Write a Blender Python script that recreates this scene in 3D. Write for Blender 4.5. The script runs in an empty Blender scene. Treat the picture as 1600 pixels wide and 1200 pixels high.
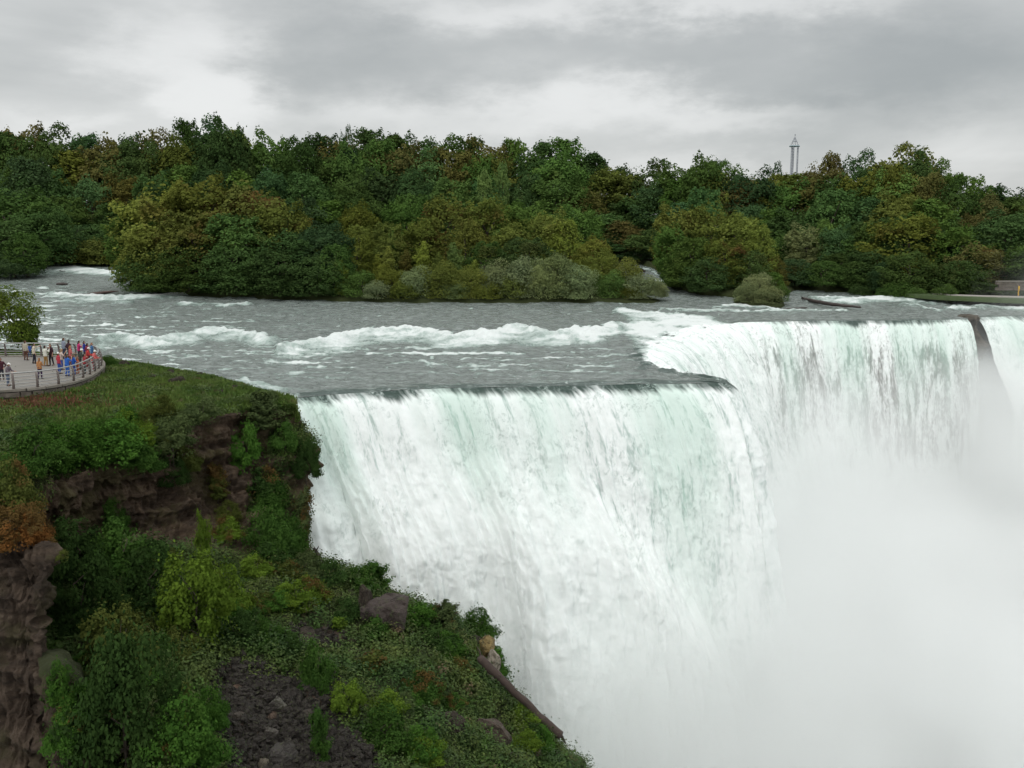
import bpy, bmesh, math, random
import numpy as np
from mathutils import Vector, Matrix
from mathutils.bvhtree import BVHTree
random.seed(7)
SC = bpy.context.scene
COL = SC.collection
rad = math.radians
# ------------------------------------------------------------------ camera model (metres, crest of the falls at z=0)
PITCH = rad(9.5); CZ = 14.0; F = 1555.0
cp, sp = math.cos(PITCH), math.sin(PITCH)
def ray(u, v):
    dx = (u-800)/F; dz = (600-v)/F
    return np.array([dx, cp+dz*sp, -sp+dz*cp])
def PY(u, v, y):
    r = ray(u, v); t = y/r[1]
    return np.array([r[0]*t, y, CZ+r[2]*t])
def PZ(u, v, z):
    r = ray(u, v); t = (z-CZ)/r[2]
    return np.array([r[0]*t, r[1]*t, z])
def project(x, y, z):
    d = z-CZ; depth = y*cp - d*sp; up = y*sp + d*cp
    return 800+F*x/depth, 600-F*up/depth
# ------------------------------------------------------------------ numpy noise
_P = np.random.RandomState(3).permutation(512).astype(np.int64)
_P = np.concatenate([_P, _P])
_G = np.random.RandomState(4).normal(size=(512, 3)); _G /= np.linalg.norm(_G, axis=1)[:, None]
def pnoise(x, y, z=0.0):
    x, y, z = np.broadcast_arrays(np.asarray(x, float), np.asarray(y, float), np.asarray(z, float))
    xi, yi, zi = np.floor(x).astype(np.int64), np.floor(y).astype(np.int64), np.floor(z).astype(np.int64)
    xf, yf, zf = x-xi, y-yi, z-zi
    u, v, w = [t*t*t*(t*(t*6-15)+10) for t in (xf, yf, zf)]
    out = 0
    for a in (0, 1):
        for b in (0, 1):
            for c in (0, 1):
                h = _P[(_P[(_P[(xi+a) & 511]+yi+b) & 511]+zi+c) & 511]
                g = _G[h]
                d = g[..., 0]*(xf-a)+g[..., 1]*(yf-b)+g[..., 2]*(zf-c)
                out = out + d*(u if a else 1-u)*(v if b else 1-v)*(w if c else 1-w)
    return out*1.5
def fbm(x, y, z=0.0, o=4, g=0.5, l=2.03):
    s = 0; a = 1; n = 0
    for i in range(o):
        s = s+a*pnoise(x, y, z+i*7.3); n += a; a *= g
        x = x*l; y = y*l; z = z*l if not np.isscalar(z) else z*l
    return s/n*1.4
def sst(a, b, x):
    t = np.clip((x-a)/(b-a), 0, 1); return t*t*(3-2*t)
def catmull(P, ts):
    P = np.asarray(P, float); n = len(P)
    ts = np.clip(ts, 0, n-1-1e-9); i = np.floor(ts).astype(int); f = (ts-i)[:, None]
    g = lambda k: P[np.clip(k, 0, n-1)]
    p0, p1, p2, p3 = g(i-1), g(i), g(i+1), g(i+2)
    return .5*((2*p1)+(-p0+p2)*f+(2*p0-5*p1+4*p2-p3)*f*f+(-p0+3*p1-3*p2+p3)*f**3)
# ------------------------------------------------------------------ object helpers
def tag(o, label=None, cat=None, group=None, kind=None):
    if label: o['label'] = label
    if cat: o['category'] = cat
    if group: o['group'] = group
    if kind: o['kind'] = kind
    return o
def link(name, me, m=None, parent=None):
    if m is not None and not me.materials:
        for k in (m if isinstance(m, (list, tuple)) else [m]): me.materials.append(k)
    o = bpy.data.objects.new(name, me); COL.objects.link(o)
    if parent is not None: o.parent = parent
    return o
def mesh_np(name, V, Fc, smooth=True, mats=None):
    """V (n,3), Fc (m,3|4)"""
    me = bpy.data.meshes.new(name); V = np.ascontiguousarray(V, dtype=np.float32); Fc = np.ascontiguousarray(Fc, dtype=np.int32)
    k = Fc.shape[1]
    me.vertices.add(len(V)); me.vertices.foreach_set('co', V.ravel())
    me.loops.add(len(Fc)*k); me.loops.foreach_set('vertex_index', Fc.ravel())
    me.polygons.add(len(Fc)); me.polygons.foreach_set('loop_start', np.arange(len(Fc), dtype=np.int32)*k)
    me.polygons.foreach_set('use_smooth', np.full(len(Fc), smooth))
    me.update(calc_edges=True)
    return me
def attr(me, name, arr):
    a = me.attributes.new(name, 'FLOAT', 'POINT'); a.data.foreach_set('value', np.ascontiguousarray(arr, dtype=np.float32).ravel())
def grid_faces(nr, nc, keep=None, flip=False):
    i = np.arange(nr-1)[:, None]*nc+np.arange(nc-1)[None, :]
    q = np.stack([i, i+1, i+nc+1, i+nc], -1).reshape(-1, 4)
    if flip: q = q[:, ::-1]
    if keep is not None: q = q[keep.reshape(-1)]
    return q
def empty(name, loc=(0, 0, 0), rz=0):
    o = bpy.data.objects.new(name, None); COL.objects.link(o); o.location = loc; o.rotation_euler = (0, 0, rz)
    o.empty_display_size = .3
    return o
def copy_tree(o, parent=None):
    c = o.copy(); COL.objects.link(c); c.parent = parent
    for ch in [x for x in KIDS.get(o.name, [])]: copy_tree(ch, c)
    return c
KIDS = {}
class MB:
    def __init__(s): s.v = []; s.f = []
    def add(s, V, Fs):
        n = len(s.v); s.v += [tuple(p) for p in V]; s.f += [tuple(i+n for i in f) for f in Fs]
    def box(s, c, d, rz=0, jit=0):
        cx, cy, cz = c; a, b, h = d[0]/2, d[1]/2, d[2]/2; V = []
        for z in (-h, h):
            for x, y in ((-a, -b), (a, -b), (a, b), (-a, b)):
                x += random.uniform(-jit, jit); y += random.uniform(-jit, jit)
                V.append((cx+x*math.cos(rz)-y*math.sin(rz), cy+x*math.sin(rz)+y*math.cos(rz), cz+z))
        s.add(V, [(3, 2, 1, 0), (4, 5, 6, 7), (0, 1, 5, 4), (1, 2, 6, 5), (2, 3, 7, 6), (3, 0, 4, 7)])
    def tube(s, pts, rs, n=6, cap=True):
        pts = [Vector(p) for p in pts]
        if not hasattr(rs, '__len__'): rs = [rs]*len(pts)
        V = []; up = Vector((0, 0, 1))
        for i, p in enumerate(pts):
            t = (pts[min(i+1, len(pts)-1)]-pts[max(i-1, 0)]).normalized()
            a = t.cross(up if abs(t.z) < .9 else Vector((1, 0, 0))).normalized(); b = t.cross(a)
            for k in range(n):
                w = 2*math.pi*k/n; V.append(p+(a*math.cos(w)+b*math.sin(w))*rs[i])
        Fs = []
        for i in range(len(pts)-1):
            for k in range(n):
                k2 = (k+1) % n; Fs.append((i*n+k, i*n+k2, (i+1)*n+k2, (i+1)*n+k))
        if cap: Fs += [tuple(range(n))[::-1], tuple((len(pts)-1)*n+k for k in range(n))]
        s.add(V, Fs)
    def mesh(s, name, smooth=False):
        me = bpy.data.meshes.new(name); me.from_pydata(s.v, [], s.f)
        if smooth: me.polygons.foreach_set('use_smooth', [True]*len(me.polygons))
        me.update(); return me
# ------------------------------------------------------------------ material helpers
class NT:
    def __init__(s, name, volume=False):
        s.m = bpy.data.materials.new(name); s.m.use_nodes = True; s.t = s.m.node_tree; s.t.nodes.clear()
        s.out = s.t.nodes.new('ShaderNodeOutputMaterial')
    def n(s, typ, **kw):
        nd = s.t.nodes.new('ShaderNode'+typ)
        for k, v in kw.items():
            if k.startswith('i_'):
                key = k[2:]; key = int(key) if key.isdigit() else key.replace('_', ' '); s.set(nd.inputs[key], v)
            else: setattr(nd, k, v)
        return nd
    def set(s, sock, v):
        if isinstance(v, bpy.types.NodeSocket): s.t.links.new(v, sock)
        elif isinstance(v, bpy.types.Node): s.t.links.new(v.outputs[0], sock)
        else: sock.default_value = v
    def math(s, op, a, b=0.0, c=0.0, clamp=False):
        nd = s.t.nodes.new('ShaderNodeMath'); nd.operation = op; nd.use_clamp = clamp
        s.set(nd.inputs[0], a); s.set(nd.inputs[1], b); s.set(nd.inputs[2], c); return nd.outputs[0]
    def mix(s, fac, a, b, mode='MIX'):
        nd = s.t.nodes.new('ShaderNodeMix'); nd.data_type = 'RGBA'; nd.blend_type = mode
        s.set(nd.inputs[0], fac); s.set(nd.inputs[6], a); s.set(nd.inputs[7], b); return nd.outputs[2]
    def ramp(s, fac, stops, interp='LINEAR'):
        nd = s.t.nodes.new('ShaderNodeValToRGB'); nd.color_ramp.interpolation = interp
        e = nd.color_ramp.elements
        while len(e) < len(stops): e.new(.5)
        for k, (p, c) in enumerate(stops):
            e[k].position = p; e[k].color = c if len(c) == 4 else (*c, 1)
        s.set(nd.inputs[0], fac); return nd.outputs[0]
    def maprange(s, x, a, b, c=0.0, d=1.0, smooth=True):
        nd = s.t.nodes.new('ShaderNodeMapRange'); nd.interpolation_type = 'SMOOTHSTEP' if smooth else 'LINEAR'
        for i, v in enumerate((x, a, b, c, d)): s.set(nd.inputs[i], v)
        return nd.outputs[0]
    def attr(s, name): return s.n('Attribute', attribute_name=name).outputs['Fac']
    def obj(s): return s.n('TexCoord').outputs['Object']
    def geo(s): return s.n('NewGeometry').outputs['Position']
    def mapping(s, vec, scale=(1, 1, 1), loc=(0, 0, 0), rot=(0, 0, 0)):
        nd = s.n('Mapping'); s.set(nd.inputs[0], vec); nd.inputs['Scale'].default_value = scale
        nd.inputs['Location'].default_value = loc; nd.inputs['Rotation'].default_value = rot; return nd.outputs[0]
    def noise(s, vec, scale=1.0, detail=3.0, rough=.5, dist=0.0, out=0):
        nd = s.n('TexNoise'); s.set(nd.inputs['Vector'], vec); nd.inputs['Scale'].default_value = scale
        nd.inputs['Detail'].default_value = detail; nd.inputs['Roughness'].default_value = rough
        nd.inputs['Distortion'].default_value = dist; return nd.outputs[out]
    def bump(s, h, strength=.5, dist=.1, normal=None):
        nd = s.n('Bump'); s.set(nd.inputs['Height'], h); s.set(nd.inputs['Strength'], strength)
        nd.inputs['Distance'].default_value = dist
        if normal is not None: s.set(nd.inputs['Normal'], normal)
        return nd.outputs[0]
    def principled(s, col, rough=.8, normal=None, spec=.5, **kw):
        b = s.n('BsdfPrincipled'); s.set(b.inputs['Base Color'], col); s.set(b.inputs['Roughness'], rough)
        s.set(b.inputs['Specular IOR Level'], spec)
        if normal is not None: s.set(b.inputs['Normal'], normal)
        for k, v in kw.items(): s.set(b.inputs[k.replace('_', ' ')], v)
        s.t.links.new(b.outputs[0], s.out.inputs[0]); return b
def flat_mat(name, col, rough=.8, var=.25, scale=3.0, metal=0.0, bump=0.0):
    t = NT(name); n = t.noise(t.obj(), scale, 3)
    c = t.mix(n, tuple(x*(1-var) for x in col)+(1,), tuple(min(1, x*(1+var)) for x in col)+(1,))
    nb = t.bump(t.noise(t.obj(), scale*6, 3), bump, .02) if bump else None
    t.principled(c, rough, nb, Metallic=metal); return t.m

EXPO = 0.0; ZEN = 2.3; SUN_E = 1.0
CLOUDS = [(330, 150, 75, 60, .8), (240, 60, 90, 60, .35), (560, 80, 230, 75, -.42), (330, 70, 120, 70, .1), (100, 160, 160, 40, -.05), (90, 60, 90, 50, -.1), (1000, 70, 190, 60, -.35), (1400, 110, 260, 70, -.55), (800, 10, 220, 30, .35), (1150, 5, 160, 30, .4),
          (760, 185, 330, 36, .35), (1150, 165, 250, 30, .3), (560, 165, 140, 22, -.05), (1200, 235, 200, 30, -.15), (1100, 250, 140, 20, .2), (1500, 230, 120, 40, .15), (60, 195, 150, 20, .2)]

# ------------------------------------------------------------------ camera, sky, sun
cam = bpy.data.cameras.new('camera'); cam.lens = 36*F/1600; cam.sensor_width = 36; cam.clip_end = 5000; cam.clip_start = .5
co = bpy.data.objects.new('camera', cam); COL.objects.link(co); co.location = (0, 0, CZ)
co.rotation_euler = (math.pi/2-PITCH, 0, 0); SC.camera = co
SC.view_settings.view_transform = 'Standard'; SC.view_settings.look = 'None'; SC.view_settings.exposure = EXPO
SC.view_settings.gamma = 1
SUN_EL, SUN_AZ = rad(52), rad(205)          # azimuth from north (+Y) clockwise
w = bpy.data.worlds.new('World'); SC.world = w; w.use_nodes = True
t = NT.__new__(NT); t.t = w.node_tree; t.t.nodes.clear(); t.m = w
wo = t.t.nodes.new('ShaderNodeOutputWorld')
sky = t.n('TexSky'); sky.sky_type = 'NISHITA'; sky.sun_disc = False; sky.sun_elevation = SUN_EL; sky.sun_rotation = SUN_AZ
b1 = t.n('Background', i_0=sky, i_1=.08)
g = t.n('TexCoord').outputs['Generated']
sep = t.n('SeparateXYZ', i_0=g)
el = sep.outputs[2]
# a flat overcast deck: project the view direction on a plane overhead so that clouds shrink toward the horizon
zc = t.math('MAXIMUM', t.math('ADD', el, .07), .03)
px_ = t.math('DIVIDE', sep.outputs[0], zc); py_ = t.math('DIVIDE', sep.outputs[1], zc)
cv = t.n('CombineXYZ', i_0=px_, i_1=py_).outputs[0]
n1 = t.noise(t.mapping(cv, (.42, .23, 1), (3.1, 1.3, 0)), 1.0, 6, .52, .35)
n2 = t.noise(t.mapping(g, (3.2, 3.2, 9.0), (1.3, .2, .7)), 1.0, 5, .55, .5)
nn = t.math('ADD', t.math('MULTIPLY', n1, .5), t.math('MULTIPLY', n2, .5))
# main cloud masses of the deck, by compass direction
u_ = t.math('DIVIDE', sep.outputs[0], t.math('MAXIMUM', sep.outputs[1], .1))
v_ = t.math('DIVIDE', el, t.math('MAXIMUM', sep.outputs[1], .1))
wob = t.noise(t.mapping(g, (6, 6, 15), (8, 2, 4)), 1.0, 7, .6)
wx = t.math('MULTIPLY', t.math('SUBTRACT', wob, .5), .26)
wob2 = t.noise(t.mapping(g, (7, 7, 17), (1, 9, 3)), 1.0, 7, .6)
wy = t.math('MULTIPLY', t.math('SUBTRACT', wob2, .5), .13)
uu = t.math('ADD', u_, wx); vv = t.math('ADD', v_, wy)
acc = t.math('MULTIPLY', t.math('SUBTRACT', nn, .5), 1.7)
def blob(px, py, sx, sy, amp):
    """image-plane azimuth/elevation of a cloud mass"""
    global acc
    r = ray(px, py); a, b = r[0]/r[1], r[2]/r[1]
    dx = t.math('DIVIDE', t.math('SUBTRACT', uu, a), sx/F); dy = t.math('DIVIDE', t.math('SUBTRACT', vv, b), sy/F)
    e = t.math('POWER', 2.718, t.math('MULTIPLY', t.math('ADD', t.math('MULTIPLY', dx, dx), t.math('MULTIPLY', dy, dy)), -1.0))
    acc = t.math('ADD', acc, t.math('MULTIPLY', e, amp))
for bb in CLOUDS: blob(*bb)
cl = t.ramp(t.math('ADD', t.math('MULTIPLY', acc, .5), .5), [(.20, (.39, .415, .42)), (.40, (.50, .52, .52)), (.55, (.65, .665, .66)), (.74, (.86, .87, .865))], 'B_SPLINE')
zen = t.maprange(el, .22, .95, 1.0, ZEN, False)
b2 = t.n('Background', i_0=cl, i_1=zen)
ms = t.n('MixShader', i_0=.93); t.t.links.new(b1.outputs[0], ms.inputs[1]); t.t.links.new(b2.outputs[0], ms.inputs[2])
t.t.links.new(ms.outputs[0], wo.inputs[0])
sl = bpy.data.lights.new('sun', 'SUN'); sl.energy = SUN_E; sl.angle = rad(25); sl.color = (1, .97, .92)
so = bpy.data.objects.new('sun', sl); COL.objects.link(so)
d = Vector((math.sin(SUN_AZ)*math.cos(SUN_EL), math.cos(SUN_AZ)*math.cos(SUN_EL), math.sin(SUN_EL)))
so.rotation_euler = d.to_track_quat('Z', 'Y').to_euler(); so.location = (0, 0, 100)
SC.cycles.max_bounces = 8; SC.cycles.diffuse_bounces = 3; SC.cycles.volume_bounces = 6; SC.cycles.transparent_max_bounces = 4
SC.cycles.volume_step_rate = .5; SC.cycles.volume_max_steps = 96
SC.cycles.use_denoising = True; SC.cycles.use_adaptive_sampling = True; SC.cycles.adaptive_threshold = .03; SC.cycles.adaptive_min_samples = 20

# ------------------------------------------------------------------ river
def zw(y): return .00022*np.clip(y-115, 0, None)**2
crest_px = [(300, 641), (370, 634), (440, 627), (478, 621.5), (530, 616.5), (600, 612), (700, 607), (800, 606), (900, 603), (1000, 601), (1070, 600), (1115, 599.5), (1136, 598.5), (1128, 592), (1085, 583),
            (1040, 572), (1022, 556), (1030, 540), (1062, 524), (1108, 511), (1150, 505), (1210, 503), (1280, 502), (1340, 501.5), (1400, 501), (1460, 500.5), (1512, 499.5)]
CR = np.array([PZ(u, v, 0) for u, v in crest_px])
CR2 = np.array([PZ(u, v, 0) for u, v in [(1524, 496), (1560, 495), (1620, 493.5), (1700, 493), (1800, 494), (1950, 497)]])
def resample(P, ds):
    ts = np.linspace(0, len(P)-1, 4000); Q = catmull(P, ts)
    L = np.concatenate([[0], np.cumsum(np.linalg.norm(np.diff(Q, axis=0), axis=1))])
    n = int(L[-1]/ds); s = np.linspace(0, L[-1], n)
    return np.stack([np.interp(s, L, Q[:, k]) for k in range(3)], 1), s, np.interp(s, L, ts)
def in_poly(x, y, poly):
    ins = np.zeros(x.shape, bool); n = len(poly)
    for i in range(n):
        x1, y1 = poly[i][:2]; x2, y2 = poly[(i+1) % n][:2]
        if y1 == y2: continue
        c = ((y1 > y) != (y2 > y)) & (x < (x2-x1)*(y-y1)/(y2-y1)+x1); ins ^= c
    return ins
def seg_dist(u, v, pts):
    """distance to polyline in (u,v), with signed vertical offset below it (v - line v)"""
    best = np.full(u.shape, 1e9); off = np.zeros(u.shape); tt = np.zeros(u.shape)
    for k in range(len(pts)-1):
        ax, ay = pts[k][:2]; bx, by = pts[k+1][:2]; dx, dy = bx-ax, by-ay
        t_ = np.clip(((u-ax)*dx+(v-ay)*dy)/(dx*dx+dy*dy), 0, 1)
        d_ = np.hypot(u-(ax+t_*dx), v-(ay+t_*dy))
        m = d_ < best; best = np.where(m, d_, best); off = np.where(m, v-(ay+t_*dy), off); tt = np.where(m, k+t_, tt)
    return best, off, tt
ridges = [  # (polyline, thickness above, trail below, strength, wave height)
    ([(440, 545), (520, 531), (580, 519), (640, 517), (700, 527), (760, 523), (800, 515), (860, 523), (920, 517), (975, 509)], 2.5, 24, .95, .65),
    ([(150, 536), (180, 525), (230, 533), (290, 527), (330, 516), (380, 523), (430, 531)], 2, 18, .72, .6),
    ([(80, 461), (140, 465), (200, 466), (260, 463), (320, 458), (390, 462)], 2, 6, .85, .5),
    ([(90, 471), (150, 470), (200, 472)], 2, 6, .6, .3),
    ([(60, 424), (110, 420), (190, 430)], 4, 10, .8, .5),
    ([(278, 476), (312, 478)], 2, 4, .8, .4), ([(325, 478), (365, 478), (390, 477)], 2, 4, .75, .4),
    ([(965, 484), (1000, 490), (1060, 495), (1120, 500)], 4, 14, 1.0, .2),
    ([(975, 509), (1020, 520), (1050, 530)], 12, 22, 1.0, .2),
    ([(900, 532), (935, 534)], 3, 9, .9, .5),
    ([(1120, 481), (1160, 478), (1200, 483), (1245, 487), (1320, 488)], 2, 4, .9, .3),
    ([(1035, 484), (1120, 487), (1240, 488)], 2, 3, .8, .2),
    ([(1270, 467), (1330, 470), (1400, 467), (1470, 471)], 3, 8, .9, .5), ([(1405, 478), (1440, 480), (1466, 491)], 3, 4, .8, .4),
    ([(1480, 484), (1500, 482), (1520, 486)], 3, 5, .8, .4), ([(1520, 481), (1545, 479), (1585, 483), (1640, 483)], 2, 5, .8, .4),
    ([(1000, 418), (1020, 424), (1045, 432)], 1, 3, .6, .05), ([(1010, 440), (1050, 441), (1080, 446)], 2, 3, .8, .3),
    ([(376, 594), (400, 600), (440, 612)], 4, 8, .6, .2), ([(425, 618), (458, 621)], 2, 3, .8, .1),
    ([(650, 565), (700, 572)], 2, 3, .6, .2),
]
def river_fields(u, v, x, y):
    foam = np.zeros(u.shape); h = np.zeros(u.shape)
    wu = u+14*fbm(x*.25, y*.12, 5, 3); wv = v+(3.2*fbm(x*.3, y*.15, 9, 3)+2.2*fbm(x*1.1, y*.5, 19, 2))*np.clip((v-400)/110, .35, 1.3)
    streak = .5+.5*fbm(u*.02, v*.35+u*.02, 2, 4)
    for pts, up, dn, st, wh in ridges:
        d_, off, tt = seg_dist(wu, wv, pts)
        ends = np.clip(np.minimum(tt+.15, len(pts)-1-tt+.15)*2.2, 0, 1)
        side = np.abs(d_-np.abs(off))            # beyond the line's ends
        a = np.where(off < 0, 1-sst(up*.4, up*1.2, -off), (1-sst(dn*.25, dn*1.25, off))) * (1-sst(3, 12, side))
        a = a*np.where(off < 0, 1, 1-sst(0, dn, off)*.25)
        foam = np.maximum(foam, st*a*np.clip(ends+.2, 0, 1)*np.where(off > dn*.12, .30+1.1*streak, 1)*(.62+.55*np.clip(.5+1.1*fbm(x*.16, y*.22, 66, 4), 0, 1)))
        h = np.maximum(h, wh*np.exp(-((off-1)/(up*1.5+1.2))**2)*(1-sst(2, 10, side))*(.6+.8*(.5+.5*fbm(x*.5, y*.3, 31, 3))))
    # sheet of rapids in the notch
    n = fbm(x*.35+y*.2, y*.25, 3, 4)
    m = sst(0, 60, wu-958-(v-520)*.70)*sst(0, 12, v-489-(u-1000)*.06)*(1-sst(562, 580, v-n*10))
    dark = .75*np.clip(fbm(u*.022, v*.16, 44, 4)*1.9, 0, 1)
    foam = np.maximum(foam, m*(1.0-dark))
    dk = (1-sst(10, 50, u-1060+ (v-500)*1.0))*0
    # dark slabs: upper right before the far crest and tongue at the point
    far = sst(1090, 1140, u-(v-498)*4)*sst(486, 491, v)
    foam *= 1-.85*far*(v < 520)
    for (cx, cy, rx, ry) in ((1070, 553, 26, 5), (1030, 568, 22, 4), (1040, 526, 20, 4), (880, 497, 120, 9), (960, 503, 30, 5), (1095, 520, 28, 5)):
        foam *= 1-.8*np.exp(-(((wu-cx)/rx)**2+((wv-cy)/ry)**2)**2)
    # small white caps everywhere, more in the fast left part
    cap = fbm(x*.55, y*.28, 77, 4)+.12*sst(300, 0, u)
    foam = np.maximum(foam, .5*sst(.44, .75, cap))
    sf = fbm(x*.11+y*.05, y*.50, 120, 4)+.45*fbm(x*.9, y*1.3, 121, 3); rg = np.maximum(sst(620, 100, u)*sst(470, 500, v), .75*sst(535, 548, v)*(1-sst(575, 590, v))*sst(1050, 900, u)*sst(250, 400, u))
    foam = np.maximum(foam, .80*sst(.05, .55, sf)*(.25+rg)); foam = np.maximum(foam, .7*sst(.1, .5, fbm(x*.22+y*.08, y*.42, 140, 4))*sst(200, 60, u)*sst(440, 450, v)*(1-sst(560, 575, v)))
    cap2 = fbm(x*1.5, y*.6, 99, 3); foam = np.maximum(foam, .42*sst(.3, .75, cap2)*sst(-.1, .3, fbm(x*.08, y*.05, 12, 2)))
    return np.clip(foam, 0, 1), h
vs = np.concatenate([np.arange(404, 480, .8), np.arange(480, 652, 1.0)])
ys = np.array([CZ/math.tan(PITCH-math.atan((600-v)/F)) for v in vs])
ylv = ys.copy()
for _ in range(6): ylv = np.array([(CZ-zw(yy))/math.tan(PITCH-math.atan((600-v)/F)) for v, yy in zip(vs, ylv)])
us = np.concatenate([np.arange(-900, -60, 12), np.arange(-60, 1680, 2.5), np.arange(1680, 2500, 12)])
Y = np.repeat(ylv[:, None], len(us), 1); X = (us[None, :]-800)/F*(Y*cp+(CZ-zw(Y))*sp)
U, Vv = project(X, Y, zw(Y))
foam, hh = river_fields(U, Vv, X, Y)
chop = .26*fbm(X*.30, Y*.42, 1, 4)+.10*fbm(X*1.2, Y*1.6, 8, 3)
Z = zw(Y)+hh+chop+foam*.10*fbm(X*2, Y*1.2, 4, 3)
# calm the surface close to the crest
crs, _, _ = resample(CR, .8); crs2, _, _ = resample(CR2, .8)
allc = np.concatenate([crs, crs2])
near = np.full(X.shape, 1e9)
sub = (Y < 150)
xs_, ys_ = X[sub], Y[sub]; nd_ = np.full(xs_.shape, 1e9)
for c in allc: nd_ = np.minimum(nd_, (xs_-c[0])**2+(ys_-c[1])**2)
near[sub] = np.sqrt(nd_)
Z = Z*sst(0, 4, near)+(-.05)*(1-sst(0, 3, near))
shore = np.array([PZ(u, v, 0) for u, v in [(-900, 530), (-250, 536), (0, 548), (80, 556), (165, 565), (255, 581), (335, 596), (400, 615), (440, 625)]])
shore[:, 1] -= 2.0
def inset(C, d=.8):
    q = resample(C, .4)[0]; T = np.gradient(q, axis=0); T /= np.linalg.norm(T, axis=1)[:, None]; return [(a[0]-b[1]*d, a[1]+b[0]*d) for a, b in zip(q, T)]
poly = [tuple(p[:2]) for p in shore]+inset(CR)+inset(CR2)+[(600, 142), (600, 420), (-600, 420), (-600, 90)]
ins = in_poly(X, Y, poly)
keep = (ins[:-1, :-1] | ins[1:, 1:] | ins[1:, :-1] | ins[:-1, 1:])
V = np.stack([X, Y, Z], -1).reshape(-1, 3)
me = mesh_np('river', V, grid_faces(len(vs), len(us), keep, flip=True))
attr(me, 'foam', foam.ravel())
FOAM = (.78, .82, .805, 1); DEEP = (.042, .062, .056, 1)
t = NT('river_water')
P = t.obj(); fo = t.attr('foam')
s1 = t.noise(t.mapping(P, (1.6, .9, 1)), 1.0, 4, .6); s2 = t.noise(t.mapping(P, (4.5, 2.5, 4)), 1.0, 4, .65)
fm = t.maprange(t.math('ADD', fo, t.math('ADD', t.math('MULTIPLY', t.math('SUBTRACT', s1, .5), .55), t.math('MULTIPLY', t.math('SUBTRACT', s2, .5), .6))), .22, .86)
speck = t.maprange(t.noise(t.mapping(P, (1.6, 2.6, 1), (4, 4, 0)), 1.0, 6, .72), .60, .74)
fm = t.math('MAXIMUM', fm, t.math('MULTIPLY', speck, .55))
deepv = t.mix(t.noise(t.mapping(P, (.10, .07, 1)), 1.0, 4, .6), (.13, .150, .136, 1), (.27, .31, .288, 1))
deepv = t.mix(t.maprange(t.noise(t.mapping(P, (.8, 1.5, 1), (2, 7, 0)), 1.0, 6, .68), .35, .68), t.mix(.55, deepv, (.06, .074, .066, 1)), t.mix(.35, deepv, (.40, .45, .43, 1)))
edge = t.mix(t.maprange(fo, .05, .6), deepv, (.26, .37, .32, 1))
c = t.mix(fm, edge, FOAM)
b_ = t.bump(t.noise(t.mapping(P, (1.1, 1.7, 1)), 1.0, 5, .62, .4), 1.0, .42)
b_ = t.bump(t.noise(t.mapping(P, (4, 6, 3)), 1.0, 3, .6), .7, .10, b_)
t.principled(c, t.math('ADD', .24, t.math('MULTIPLY', fm, .5)), b_, spec=.5, IOR=1.33)
river = tag(link('river', me, t.m), 'grey green river with white rapids sliding toward the crest of the falls', kind='structure')
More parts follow.
